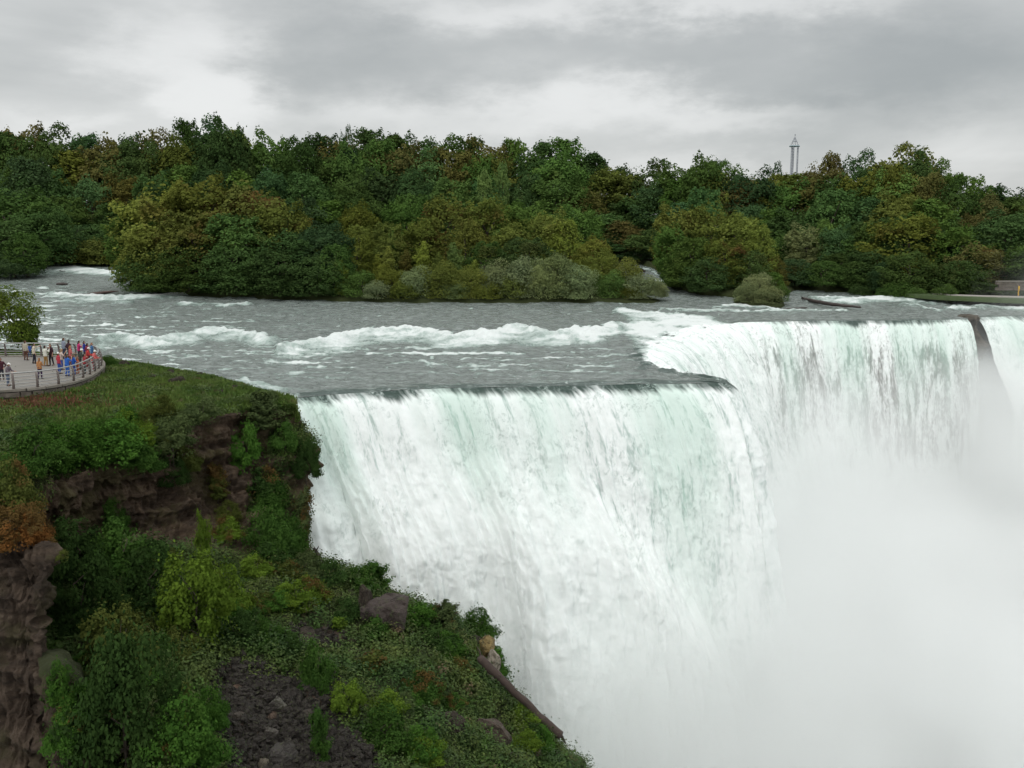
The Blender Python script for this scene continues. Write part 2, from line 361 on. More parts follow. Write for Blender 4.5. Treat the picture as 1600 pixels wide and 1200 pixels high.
# ------------------------------------------------------------------ waterfall sheets
def falls(name, C, ds, drop, rows, jet_fn, billow, dull_fn, seed, up=3.2, on_tab=([0, 1], [0, 0]), skew=([0, 1], [.3, .3])):
    P_, s, ts = resample(C, ds)
    T = np.gradient(P_, axis=0); T[:, 2] = 0; T /= np.linalg.norm(T, axis=1)[:, None]
    nf0 = .34*fbm(s*.22, seed, 3.3, 4)+.12*fbm(s*1.1, seed, 9.3, 2)
    k = max(3, int(.8/ds)); ker = np.ones(k)/k
    N = np.stack([T[:, 1], -T[:, 0], np.zeros(len(T))], 1)
    Np = np.pad(N, ((k, k), (0, 0)), 'edge'); N = np.stack([np.convolve(Np[:, j], ker, 'same')[k:-k] for j in range(3)], 1); N /= np.linalg.norm(N, axis=1)[:, None]
    P_ = P_+N*nf0[:, None]
    nt = 16; tq = np.linspace(-up, 0, nt, endpoint=False)
    q = np.linspace(0, 1, rows); d = drop*(.25*q+.75*q**1.6)
    sk = np.interp(ts, skew[0], skew[1]); Nf_ = N; N = N+T*sk[:, None]
    S = s[None, :]; jet = jet_fn(ts)[None, :]
    # lip ribs: tongues of water of different thickness
    rib = fbm(S*.33+seed, 3.1, 0, 4)
    D = np.concatenate([np.zeros(nt), d])[:, None]+0*S
    TQ = np.concatenate([tq, np.zeros(rows)])[:, None]+0*S
    out = jet*np.sqrt(D+1e-6)*(1+.10*rib)
    grow = sst(0, 7, D)
    lean = S+.05*D*fbm(S*.15, D*.05, seed, 2)
    ribs = .42*fbm(lean*.55, D*.045, seed+1, 4)*sst(0, 2.5, D)+.28*grow*(1-2*np.abs(fbm(lean*1.1, D*.10, seed+2, 3)))
    small = grow*(.22*fbm(lean*2.6, D*.55, seed+3, 4)+.10*fbm(lean*6, D*1.6, seed+9, 3))
    out = out+ribs+small
    bl = billow(ts[None, :]+0*D, S+0*D, D)
    n1 = fbm(S*.20+.25*fbm(S*.4, D*.2, 5, 2), D*.055, seed+4, 4); bn = 1-np.abs(fbm(S*.30+n1*1.2, D*.26, seed+5, 5))*1.9
    bn2 = 1-np.abs(fbm(S*.85+n1, D*.75, seed+6, 4))*1.8
    out = out+bl*(2.4+1.0*n1+.28*fbm(S*.55, D*.20, seed+5, 3)+.10*fbm(S*1.6, D*.8, seed+6, 3))
    zz = np.where(TQ < 0, -.045+.085*(1-(TQ/-up)**2), .04-D)
    Z_ = zz+np.where(TQ < 0, .05*fbm(P_[None, :, 0]*.5, P_[None, :, 1]*.5+TQ*.4, seed, 3)*sst(-up, -up*.5, TQ), 0)
    Z_ = Z_+(sst(11, 13, ts-2)*(1-sst(17.2, 18.5, ts-2)))[None, :]*(seed < 2)*.45*fbm(P_[None, :, 0]*.9+TQ*.5, P_[None, :, 1]*.6-TQ*.4+D*.3, 61, 3)*sst(-up, -up*.5, TQ)
    Z_ = Z_-.30*sst(-1.6, 0, TQ)*(TQ < 0)*(.6+.6*rib)-.30*(D > 0)*(.6+.6*rib)*1.0-np.where((TQ >= 0), 0*D, 0)
    Xq = P_[None, :, 0]+N[None, :, 0]*out+Nf_[None, :, 0]*TQ; Yq = P_[None, :, 1]+N[None, :, 1]*out+Nf_[None, :, 1]*TQ
    V = np.stack([Xq, Yq, Z_], -1).reshape(-1, 3)
    me = mesh_np(name, V, grid_faces(len(D), len(s)))
    # whiteness: dark lip -> green -> broken white
    on = -.55+1.0*(.5+.5*fbm(S*.22, 1.7, seed+7, 3))+.30*fbm(S*1.1+.3*TQ, TQ*.3, seed+8, 3)
    tl = TQ+D*.9
    kr = nt+40; uu2, vv2 = project(Xq[:kr], Yq[:kr], Z_[:kr]); ff = np.zeros(Xq.shape); ff[:kr] = river_fields(uu2, vv2, Xq[:kr], Yq[:kr])[0]
    onb = np.interp(ts-(2 if seed < 2 else 0), on_tab[0], on_tab[1])[None, :]
    on = on+onb
    white = np.maximum(sst(on-.8, on+.9, tl), ff*(D < .5)*1.0)
    notch = (sst(11, 13, ts-2)*(1-sst(17.2, 18.5, ts-2)))[None, :]*(seed < 2)
    gw = fbm(S*.17+.1*fbm(S*.5, D*.1, 3, 2), D*.012, seed+10, 4); green = np.clip(.32+1.6*gw, 0, .8)*np.exp(-(np.clip(D-1.5, 0, None)/(5+16*np.clip(gw+.1, 0, 1)))**1.5)
    tex = fbm(lean*1.1+.5*fbm(lean*.6, D*.3, 7, 2), D*.17, seed+11, 4)
    thick = .62+.5*tex+.75*np.clip(bl, 0, 1)-.30*dull_fn(ts)[None, :]*sst(1.5, 5, D)*(.6+.8*np.clip(fbm(S*.25, D*.06, 51, 2)+.3, 0, 1))
    attr(me, 'billow', np.clip(bl, 0, 1).ravel()); attr(me, 'white', white.ravel()); green = green*(1-.75*notch*(1-sst(0, 3, D)*.6)); attr(me, 'green', (green*(1-np.clip(bl, 0, 1))).ravel())
    attr(me, 'thick', np.clip(thick, 0, 1.4).ravel()); attr(me, 'dull', (dull_fn(ts)[None, :]+0*D).ravel())
    uv = me.uv_layers.new(name='UVMap'); li = np.zeros(len(me.loops), np.int32); me.loops.foreach_get('vertex_index', li)
    st = np.stack([(lean+0*D).ravel()[li], (D+TQ).ravel()[li]], 1).astype(np.float32); uv.data.foreach_set('uv', st.ravel())
    return me
def fall_mat():
    t = NT('falling_water'); uvn = t.n('UVMap').outputs[0]; P = t.obj()
    bi = t.attr('billow'); calm = t.math('SUBTRACT', 1.0, t.math('MULTIPLY', bi, .5)); wh, gr, th, du = t.attr('white'), t.attr('green'), t.attr('thick'), t.attr('dull')
    st = t.noise(t.mapping(uvn, (2.2, .26, 1)), 1.0, 7, .66, .55)
    st2 = t.noise(t.mapping(uvn, (5.5, 1.3, 1), (3, 1, 0)), 1.0, 6, .7, .6)
    pf = t.noise(P, 1.1, 5, .6)
    # openings between the strands where clear, darker water shows
    gap = t.math('ADD', t.math('MULTIPLY', t.math('SUBTRACT', st, .5), 1.5), t.math('MULTIPLY', t.math('SUBTRACT', st2, .5), 1.5))
    cover = t.maprange(t.math('ADD', th, gap), .05, .62)
    cover = t.math('MAXIMUM', cover, t.math('MULTIPLY', t.maprange(th, .95, 1.25), .97))
    clear = t.mix(gr, t.mix(du, (.44, .53, .50, 1), (.15, .145, .135, 1)), (.33, .50, .42, 1))
    white = t.mix(gr, t.mix(t.maprange(pf, .3, .7), (.84, .88, .865, 1), (.92, .95, .94, 1)), (.63, .77, .70, 1))
    body = t.mix(cover, clear, white)
    lipw = t.math('ADD', wh, t.math('MULTIPLY', t.math('SUBTRACT', t.noise(t.mapping(uvn, (3.2, .5, 1)), 1.0, 4), .5), .7))
    lw = t.maprange(lipw, .25, .75)
    c = t.mix(lw, (.040, .066, .055, 1), body)
    gr2 = t.maprange(t.noise(t.mapping(P, (2.6, 2.6, 1.5)), 1.0, 7, .78, .5), .49, .62); gr3 = t.maprange(t.noise(t.mapping(P, (.5, .5, .28), (5, 1, 2)), 1.0, 3, .5), .42, .62)
    c = t.mix(t.math('MULTIPLY', t.math('MULTIPLY', gr2, gr3), t.math('MULTIPLY', calm, .85)), c, t.mix(.4, clear, (.55, .58, .56, 1)))
    h = t.math('ADD', t.math('MULTIPLY', st, .5), t.math('MULTIPLY', t.noise(P, 2.6, 4, .6), .3))
    b_ = t.bump(h, t.math('MULTIPLY', calm, .6), .25)
    t.principled(c, t.math('ADD', .28, t.math('MULTIPLY', lw, .6)), b_, spec=.35, IOR=1.33)
    return t.m
FM = fall_mat()
def jet1(ts):
    return np.interp(ts-2, [0, 1.5, 5, 9, 10.5, 13, 15, 17, 18.5, 20, 24], [1.0, 1.25, 1.3, 1.35, 1.1, 1.5, 2.2, 2.3, 1.6, 1.15, 1.0])
def bil1(ts, S, D):
    ts = ts-2
    d0 = np.interp(ts, [0, 1, 2, 3, 4, 5, 5.6, 6.2, 7, 7.8, 8.4, 9, 9.8, 30], [3.0, 3.2, 3.4, 3.6, 4.0, 4.6, 6.0, 9.5, 15, 21, 27, 33, 45, 60])
    d0 = d0+1.4*fbm(S*.30, 4.4, 2, 3)
    e = np.interp(ts, [0, .7, 1.6, 3], [.75, .8, .9, 1.0])
    b = sst(d0, d0+9, D)*e
    # foot of the far cascade, white spray bulging out of the corner
    d1 = np.interp(ts, [14, 15, 16, 17, 18, 19, 20, 21, 22, 23, 24], [30, 26, 20, 16, 12, 14, 11, 14, 16, 18, 20])+1.5*fbm(S*.3, 1, 9, 2)
    return np.maximum(b, .55*sst(d1, d1+7, D)*(ts > 13.5)*np.interp(ts, [0, 23, 24], [1, 1, .2]))
def dull1(ts): return np.interp(ts-2, [0, 13, 17, 18, 19, 20, 21, 22, 23.5, 24], [0, 0, .1, .5, .75, .9, 1.1, 1.2, 1.0, .7])
wf = falls('waterfall', CR, .14, 44, 380, jet1, bil1, dull1, 1.0, on_tab=([0, 11, 12.2, 13, 14.5, 17.5, 18.5, 19.5, 30], [0, .3, -.2, -.9, -1.3, -1.3, -.5, .1, .1]), skew=([0, 2, 4, 7, 11, 12, 13, 14, 17, 20, 26], [.3, .3, .4, .62, .65, .5, .2, .0, .1, .2, .1]))
waterfall = tag(link('waterfall', wf, FM), 'broad white waterfall curtain with pale green streaks below its dark lip', kind='structure')
def jet2(ts): return 1.5+0*ts
def bil2(ts, S, D): return .8*sst(5, 12, D)*np.ones_like(S)
wf2 = falls('waterfall', CR2, .2, 44, 200, jet2, bil2, lambda ts: .0*ts, 33.0, skew=([0, 1], [.12, .3]))
tag(link('waterfall', wf2, FM), 'second white cascade beyond the dark rock buttress at the right edge', kind='structure')
# foaming pool far below, hidden in the spray
V = []; nx, ny = 120, 80
gx, gy = np.meshgrid(np.linspace(-80, 320, nx), np.linspace(20, 150, ny))
V = np.stack([gx, gy, -40+.8*fbm(gx*.1, gy*.1, 0, 4)], -1).reshape(-1, 3)
tag(link('plunge_pool', mesh_np('plunge_pool', V, grid_faces(ny, nx)), flat_mat('pool_foam', (.75, .8, .78), .8, .15, .2)), 'foaming water at the foot of the falls', kind='structure')

# rock wall of the gorge behind the sheets
GP = np.concatenate([CR, CR2[:]]); gw, gs_, _ = resample(GP, .5); zz_ = np.linspace(-.35, -42, 120); Tg = np.gradient(gw, axis=0); Tg /= np.linalg.norm(Tg, axis=1)[:, None]+1e-9
Ng = np.stack([Tg[:, 1], -Tg[:, 0]], 1); kk = np.ones(9)/9; Ng = np.stack([np.convolve(np.pad(Ng[:, j], 4, 'edge'), kk, 'valid') for j in (0, 1)], 1)
bx, bz = np.meshgrid(np.arange(len(gw)), zz_); dd_ = -.9+.5*fbm(gw[bx, 0]*.3, gw[bx, 1]*.3, bz*.3, 4)+.3*(np.abs(((bz*.5) % 1)-.5)*2-.5)
V = np.stack([gw[bx, 0]+Ng[bx, 0]*dd_, gw[bx, 1]+Ng[bx, 1]*dd_, bz], -1)
gwo = link('gorge_wall', mesh_np('gorge_wall', V.reshape(-1, 3), grid_faces(120, len(gw))), flat_mat('wet_rock', (.10, .09, .08), .7, .5, .8, bump=.8)); tag(gwo, 'dark wet rock wall behind the falling water', kind='structure')

# ------------------------------------------------------------------ near land: plateau, cliff, talus slope
def spline_sheet(rows, nr, nc):
    """rows: list of lists of 3D points -> (nr,nc,3) smooth surface, u,v params"""
    R = np.array(rows, float)                       # (r,c,3)
    cs = np.linspace(0, R.shape[1]-1, nc); A = np.stack([catmull(r, cs) for r in R])
    rs = np.linspace(0, R.shape[0]-1, nr); B = np.stack([catmull(A[:, j], rs) for j in range(nc)], 1)
    return B, np.repeat(rs[:, None], nc, 1), np.repeat(cs[None, :], nr, 0)
def normals(G):
    a = np.gradient(G, axis=0); b = np.gradient(G, axis=1); n = np.cross(b, a)
    return n/np.maximum(np.linalg.norm(n, axis=2), 1e-9)[..., None]
def rowz(L): return [PZ(*p) for p in L]
def rowy(L): return [PY(*p) for p in L]
W0 = rowz([(-700, 525, .4), (-250, 535, .4), (0, 547, .4), (80, 554, .4), (165, 562, .5), (255, 577, .5), (335, 592, .5), (400, 611, .45), (440, 621, .35), (461, 627, .2)])
W1 = rowz([(-700, 600, 1.0), (-250, 600, 1.0), (0, 600, 1.0), (80, 598, 1.0), (165, 588, 1.0), (255, 595, .9), (335, 606, .8), (395, 621, .6), (438, 629, .35), (463, 634, .0)])
W2 = rowz([(-700, 660, .4), (-250, 660, .4), (0, 652, .5), (80, 652, .4), (165, 643, .5), (250, 642, .5), (320, 638, .4), (385, 636, .3), (434, 636, .0), (466, 645, -.6)])
W3 = rowy([(-700, 760, 52), (-250, 760, 54), (0, 745, 56), (80, 748, 58), (160, 735, 61), (240, 712, 64), (310, 668, 68), (375, 650, 71), (428, 645, 73), (471, 665, 75)])
W4 = rowy([(-700, 800, 51), (-250, 800, 53), (0, 800, 56), (80, 800, 58.3), (160, 790, 61.5), (240, 775, 63.5), (310, 740, 67), (378, 735, 69.3), (440, 735, 71), (496, 722, 74.3)])
W5 = rowy([(-700, 850, 50), (-250, 850, 52), (0, 850, 55), (80, 850, 57.5), (165, 835, 61), (245, 830, 62.5), (320, 815, 65), (390, 815, 67), (445, 812, 69.3), (484, 800, 73.8)])
W6 = rowy([(-700, 900, 46), (-250, 900, 49), (0, 900, 52), (80, 890, 54), (170, 872, 57), (255, 868, 59.5), (330, 872, 61), (395, 882, 63), (450, 886, 66), (498, 884, 71.0)])
W7 = rowy([(-700, 980, 49), (-250, 970, 49), (0, 960, 49), (80, 960, 49), (180, 950, 52), (280, 935, 55), (370, 925, 58), (440, 915, 61), (520, 905, 65), (592, 926, 70)])
W8 = rowy([(-700, 1080, 46), (-250, 1060, 46), (0, 1060, 46.5), (100, 1060, 46), (220, 1050, 46), (340, 1030, 50), (460, 1010, 54), (560, 990, 58), (655, 977, 63), (728, 1002, 68)])
W9 = rowy([(-700, 1250, 44), (-250, 1200, 44), (0, 1200, 44), (125, 1200, 42), (260, 1190, 39), (400, 1160, 43), (540, 1130, 48), (650, 1110, 53), (738, 1100, 58), (803, 1106, 63)])
W10 = rowy([(-700, 1450, 42), (-250, 1400, 42), (0, 1400, 41), (150, 1400, 38), (320, 1380, 32), (480, 1340, 36), (640, 1310, 41), (755, 1280, 46), (845, 1240, 52), (912, 1196, 60)])
rows = [W0, W1, W2, W3, W4, W5, W6, W7, W8, W9, W10]
bk = [(.0, 1.5, -3.0)]*3+[(-2.5, 1.2, -1.0), (-3.2, 1.5, -1), (-2.5, 2, -1), (-1.5, 3, -1), (-1, 4, -4), (-1, 5, -5), (-1, 5, -6), (0, 6, -7)]
for k, r in enumerate(rows):
    if k < 3: r.append(r[-1]+np.array((-.6, .9, -2.5)))
    else: r.append(r[-1]+np.array(bk[k]))
    r.append(r[-1]+np.array((-3, 4, -8)))
# back side drops under the river; front drops away below the frame
rows.insert(0, [p+np.array((0, 1.8, -3.0)) for p in rows[0]])
G, RS, CS = spline_sheet(rows, 460, 520)
RS = RS-1
N = normals(G)
if N[60, 200, 2] < 0: N = -N
x, y, z = G[..., 0], G[..., 1], G[..., 2]
cliff = sst(2.55, 3.1, RS)*(1-sst(5.2, 6.0, RS))
talus = sst(5.3, 6.2, RS)
grass = 1-sst(2.5, 3.0, RS)
strata = 1-np.abs(fbm(x*.05, y*.05, z*1.05, 3))*2
strat2 = np.abs(((z*.85+.6*fbm(x*.07, y*.07, 3, 2)) % 1)-.5)*2
blocky = fbm(x*.5+3, y*.5, z*.9, 4); crack = -np.abs(fbm(x*1.3, y*1.3, z*.45, 4))
disp = cliff*(.55*pnoise(x*.45, y*.45, np.floor(z*.8+.3*fbm(x*.1, y*.1, 1, 2))*3.7)+.45*pnoise(np.floor(x*.7)*1.9, np.floor(y*.5)*2.3, np.floor(z*.6)*1.7)+1.0*blocky+.30*strata+.40*(strat2-.5)+1.0*crack+.30*fbm(x*2.2, y*2.2, z*1.6, 3)-.35*np.abs(fbm(x*.9+5, y*.9, z*.18, 3)))+grass*(.14*fbm(x*.5, y*.5, 3, 4)+.05*fbm(x*2.2, y*2.2, 3, 2))
disp += talus*(1.0*fbm(x*.24, y*.24, z*.24, 4)+.42*(1-np.abs(fbm(x*.9, y*.9, z*.9, 3))*2.5))
disp *= sst(-.6, .4, RS)
rightedge = sst(8.2, 8.8, CS)
disp = disp*(1-.35*rightedge*(RS < 6.5))
G2 = G+N*disp[..., None]
V = G2.reshape(-1, 3)
me = mesh_np('cliff', V, grid_faces(*RS.shape))
U_, V_ = project(x, y, z)
# natural cover: grass on top, leafy weeds on ledges and slope, bare rock faces, bare scree
n1 = fbm(x*.16, y*.16, z*.16+4, 4)
veg = grass*1.0
def blobm(cx, cy, rx, ry): return np.exp(-(((U_-cx)/rx)**2+((V_-cy)/ry)**2))
vc = -.35+1.2*n1
for b in [(60, 700, 120, 45), (190, 680, 110, 40), (430, 770, 40, 50), (450, 690, 40, 30), (430, 850, 60, 40), (20, 760, 70, 60)]: vc = vc+1.5*blobm(*b)
for b in [(150, 790, 90, 50), (240, 770, 60, 60), (340, 740, 45, 60), (330, 690, 30, 30)]: vc = vc-1.5*blobm(*b)
veg = np.maximum(veg, cliff*np.clip(vc+.15, 0, 1))
vt = 1.05+.8*n1
scree = blobm(430, 1125, 85, 60)*1.2+blobm(500, 1190, 80, 40)+blobm(360, 1075, 30, 25)*.7+blobm(490, 995, 40, 14)*.9+blobm(480, 1200, 80, 30)
vt = vt-1.5*scree-.9*blobm(610, 950, 25, 30)-.7*blobm(560, 1020, 50, 15)
veg = np.maximum(veg, talus*np.clip(vt, 0, 1))
attr(me, 'veg', veg.ravel()); attr(me, 'grass', grass.ravel()); attr(me, 'talus', talus.ravel())
attr(me, 'red', (blobm(60, 628, 90, 12)*grass+.6*blobm(200, 645, 60, 16)*grass*np.clip(n1*2, 0, 1)).ravel())
t = NT('cliff_ground'); P = t.obj(); vg, gs, rd = t.attr('veg'), t.attr('grass'), t.attr('red')
nz = t.noise(P, .8, 6, .65); nf = t.noise(P, 5, 5, .65); band = t.noise(t.mapping(P, (.12, .12, 2.6)), 1.0, 5, .6)
rock = t.ramp(t.math('ADD', t.math('MULTIPLY', nz, .5), t.math('MULTIPLY', band, .5)), [(.3, (.024, .020, .016)), (.45, (.070, .052, .038)), (.55, (.135, .100, .072)), (.7, (.25, .205, .155))])
rock = t.mix(t.maprange(t.noise(P, .35, 4, .6), .48, .62), rock, t.mix(nf, (.05, .06, .025, 1), (.13, .10, .055, 1)))
rock = t.mix(t.math('MULTIPLY', nf, .5), rock, (.05, .042, .036, 1))
soil = t.mix(nf, (.022, .028, .012, 1), (.055, .062, .025, 1))
grs = t.mix(t.maprange(t.noise(P, .45, 5, .6), .35, .65), (.050, .100, .018, 1), (.095, .145, .030, 1))
grs = t.mix(t.maprange(t.noise(P, 1.1, 4, .6), .55, .68), grs, (.14, .115, .06, 1))
grs = t.mix(t.maprange(rd, .25, .6), grs, t.mix(nf, (.17, .085, .045, 1), (.11, .06, .035, 1)))
mot = t.math('ADD', vg, t.math('MULTIPLY', t.math('SUBTRACT', nf, .5), .8))
rock = t.mix(1.0, rock, t.mix(t.attr('talus'), (1, .93, .86, 1), (.62, .60, .60, 1)), 'MULTIPLY')
c = t.mix(t.maprange(mot, .35, .6), rock, soil); c = t.mix(t.maprange(gs, .4, .7), c, grs)
b_ = t.bump(t.noise(P, 1.5, 6, .7), .8, .5); b_ = t.bump(nf, .8, .12, b_)
t.principled(c, .92, b_, spec=.2)
LANDMAT = t.m
cliff_o = tag(link('cliff', me, LANDMAT), 'grassy clifftop with a brown layered rock face and a weedy talus slope below', kind='structure')
ROCKC = NT('boulder_rock'); tt_ = ROCKC; P = tt_.obj(); oc = tt_.n('ObjectInfo').outputs['Color']
nz = tt_.noise(P, 1.3, 6, .65); nf = tt_.noise(P, 7, 5, .65)
cc = tt_.mix(nz, (.55, .55, .55, 1), (1.45, 1.4, 1.35, 1)); cc = tt_.mix(1.0, cc, oc, 'MULTIPLY')
cr_ = tt_.maprange(tt_.noise(tt_.mapping(P, (1, 1, 3.0)), 2.2, 6, .7, .6), .42, .5); cc = tt_.mix(cr_, tt_.mix(1.0, cc, (.45, .42, .40, 1), 'MULTIPLY'), cc)
cc = tt_.mix(tt_.maprange(nf, .52, .68), cc, (.06, .065, .035, 1))
tt_.principled(cc, .9, tt_.bump(nf, .9, .15, tt_.bump(nz, .8, .35)), spec=.25)
ROCK = tt_.m
# nearer rock shoulder on the left with its own sheer face
def shoulder(name, rows, nr, nc, label, veg_top, amp=.55):
    G, RS, CS = spline_sheet(rows, nr, nc); N = normals(G)
    x, y, z = G[..., 0], G[..., 1], G[..., 2]
    face = sst(.8, 1.6, RS)
    d = face*(amp*1.2*fbm(x*.45+9, y*.45, z*.5, 4)-amp*1.2*np.abs(fbm(x*1.1, y*1.1, z*.5, 4))+.28*(np.abs(((z*.7+.5*fbm(x*.2, y*.2, 1, 2)) % 1)-.5)*2-.5)+.28*fbm(x*2.4, y*2.4, z*1.4, 3)+.5*pnoise(x*.6, y*.6, np.floor(z*.9+.3*fbm(x*.2, y*.2, 1, 2))*3.7)+.35*pnoise(np.floor(x*.9+z*.1)*1.9, 2.3, np.floor(z*.7)*1.7)-.35*np.abs(fbm(x*1.6, y*1.6, z*.3+4, 3)))+.3*(1-face)*fbm(x*.6, y*.6, 2, 3)
    if np.mean(N[..., 1]) > 0: N = -N
    G2 = G+N*d[..., None]
    me = mesh_np(name, G2.reshape(-1, 3), grid_faces(*RS.shape))
    n1 = fbm(x*.3, y*.3, z*.3, 4)
    attr(me, 'veg', np.clip((1-face)+veg_top+n1*.8, 0, 1).ravel()); attr(me, 'grass', np.zeros(x.size)); attr(me, 'red', np.zeros(x.size)); attr(me, 'talus', np.full(x.size, .85))
    return tag(link(name, me, LANDMAT), label, kind='structure')
A = [rowy([(-600, 640, 58), (-200, 690, 56), (-60, 715, 55), (10, 725, 54), (40, 760, 53), (60, 800, 52), (62, 830, 56)]),
     rowy([(-600, 700, 50), (-200, 740, 49), (-60, 760, 48), (20, 780, 47), (50, 820, 46.5), (72, 856, 46), (66, 870, 52)]),
     rowy([(-600, 880, 44), (-200, 880, 44), (-60, 875, 43.5), (10, 872, 43), (50, 870, 42.8), (76, 872, 43), (66, 890, 50)]),
     rowy([(-600, 980, 43), (-200, 980, 43), (-60, 980, 42.5), (10, 980, 42), (45, 980, 42), (67, 975, 42.4), (55, 985, 49)]),
     rowy([(-600, 1080, 42), (-200, 1080, 42), (-60, 1080, 41.5), (10, 1080, 41), (48, 1080, 41), (76, 1078, 41.4), (62, 1085, 48)]),
     rowy([(-600, 1250, 41), (-200, 1250, 41), (-60, 1250, 40.5), (10, 1250, 40), (55, 1250, 40), (80, 1250, 40.4), (66, 1250, 47)]),
     rowy([(-600, 1500, 40), (-200, 1500, 40), (-60, 1500, 39.5), (10, 1500, 39), (60, 1500, 39), (84, 1500, 39.4), (70, 1500, 46)])]
sh1 = shoulder('cliff', A, 260, 240, 'sheer grey brown rock shoulder nearest the camera at the left edge', -.35)
B = [rowy([(60, 1010, 44), (80, 1016, 43), (100, 1020, 43), (118, 1035, 43), (125, 1050, 46)]),
     rowy([(60, 1045, 40), (82, 1042, 39.5), (105, 1045, 39.5), (128, 1075, 40), (132, 1085, 44)]),
     rowy([(62, 1100, 39), (85, 1100, 38.6), (110, 1100, 38.6), (136, 1115, 39), (134, 1120, 43)]),
     rowy([(62, 1180, 38.5), (85, 1180, 38), (115, 1180, 38), (146, 1180, 38.4), (140, 1185, 42)]),
     rowy([(62, 1300, 38), (85, 1300, 37.5), (120, 1300, 37.5), (158, 1300, 38), (150, 1300, 42)])]
sh2 = shoulder('rock_outcrop', B, 120, 80, 'vine covered rock outcrop low on the left beside the sheer shoulder', .1, .3)
def bvh_of(o):
    me = o.data; return BVHTree.FromPolygons([tuple(v.co) for v in me.vertices], [tuple(p.vertices) for p in me.polygons])
def bvh_np(G):
    nr, nc = G.shape[:2]; return BVHTree.FromPolygons(G.reshape(-1, 3).tolist(), grid_faces(nr, nc).tolist())
BV = [bvh_of(cliff_o), bvh_of(sh1), bvh_of(sh2)]
def hit(u, v):
    r = ray(u, v); d = Vector(r).normalized(); best = None
    for k, b in enumerate(BV):
        p, n, i, dist = b.ray_cast(Vector((0, 0, CZ)), d)
        if p is not None and (best is None or dist < best[2]): best = (p, n if n.dot(d) < 0 else -n, dist, k)
    return best
# ------------------------------------------------------------------ far land
def bankD(u):
    return np.interp(u, [-900, 190, 195, 1000, 1050, 1100, 1180, 1240, 1330, 1400, 1500, 1600, 1800, 2600], [238, 238, 236, 236, 205, 188, 186, 182, 176, 166, 158, 153, 148, 140])
def hill_z(u, D):
    b = bankD(u); e = D-b
    return zw(D)*0+zw(b)+1.1*sst(-1, 3, e)+10*sst(12, 110, e)-3*(1-sst(-6, 0, e))
uu_ = np.arange(-900, 2600, 10.); ee = np.concatenate([np.arange(-6, 14, .8), np.arange(14, 60, 3), np.arange(60, 900, 20)])
DD = bankD(uu_)[None, :]+ee[:, None]; XX = (uu_[None, :]-800)/F*DD*cp*1.02
ZZ = hill_z(uu_[None, :]+0*DD, DD)+.4*fbm(XX*.1, DD*.1, 2, 3)
me = mesh_np('hill', np.stack([XX, DD, ZZ], -1).reshape(-1, 3), grid_faces(len(ee), len(uu_)))
t = NT('forest_floor'); P = t.obj(); nf = t.noise(P, .5, 5, .6)
t.principled(t.mix(nf, (.022, .03, .012, 1), (.055, .065, .025, 1)), .95, t.bump(t.noise(P, 2, 4), .6, .3), spec=.1)
FLOOR = t.m
tag(link('hill', me, FLOOR), 'wooded far bank rising behind the river', kind='structure')
def mound(name, outline, top, label, mat=FLOOR):
    """low island: outline in (u,D)"""
    pts = [((u-800)/F*D*cp*1.0, D) for u, D in outline]; pts = np.array(pts+[pts[0]])
    C_, _, _ = resample(np.c_[pts, np.zeros(len(pts))], 1.2); cen = pts[:-1].mean(0); n = len(C_)
    rings = [1.04, 1.0, .96, .85, .6, .3, .02]; hs = [-1.5, -.05, .5, top*.8, top, top, top]
    V = []
    for r, h in zip(rings, hs):
        xy = cen+(C_[:, :2]-cen)*r
        V.append(np.c_[xy, zw(xy[:, 1])+h+.25*fbm(xy[:, 0]*.4, xy[:, 1]*.4, 3, 3)])
    V = np.stack(V); return tag(link(name, mesh_np(name, V.reshape(-1, 3), grid_faces(len(rings), n)), mat), label, kind='structure')
mound('island', [(195, 186), (260, 172), (350, 168), (450, 165), (530, 163), (620, 161), (720, 160), (820, 160.5), (920, 161), (1000, 160), (1035, 163), (1010, 172), (960, 186), (900, 200), (700, 208), (400, 208), (230, 202)], 1.3, 'long low wooded island in the middle of the river')
mound('island', [(1040, 190), (1070, 180), (1110, 172), (1180, 168), (1240, 176), (1240, 196), (1120, 200)], 1.2, 'smaller wooded island right of the narrow channel')
mound('island', [(1150, 158), (1180, 154), (1222, 152), (1232, 157), (1215, 164), (1165, 164)], .7, 'tiny willow islet just above the crest of the falls')
# grassy edge and path on the far right bank
def strip(name, pts, w, z0, mat, label, up=.3):
    P_ = np.array([((u-800)/F*D*cp, D, 0) for u, D in pts]); C_, _, _ = resample(P_, 1.0)
    T = np.gradient(C_, axis=0); T /= np.linalg.norm(T, axis=1)[:, None]; Nn = np.stack([-T[:, 1], T[:, 0], 0*T[:, 0]], 1)
    prof = [(-.5*w, -.6), (-.46*w, 0), (0, .05), (.46*w, 0), (.5*w, -.6)]; V = []
    for o_, h in prof: q = C_+Nn*o_; V.append(np.c_[q[:, :2], z0+h+0*q[:, 0]])
    V = np.stack(V); return tag(link(name, mesh_np(name, V.reshape(-1, 3), grid_faces(len(prof), len(C_))), mat), label, kind='structure')
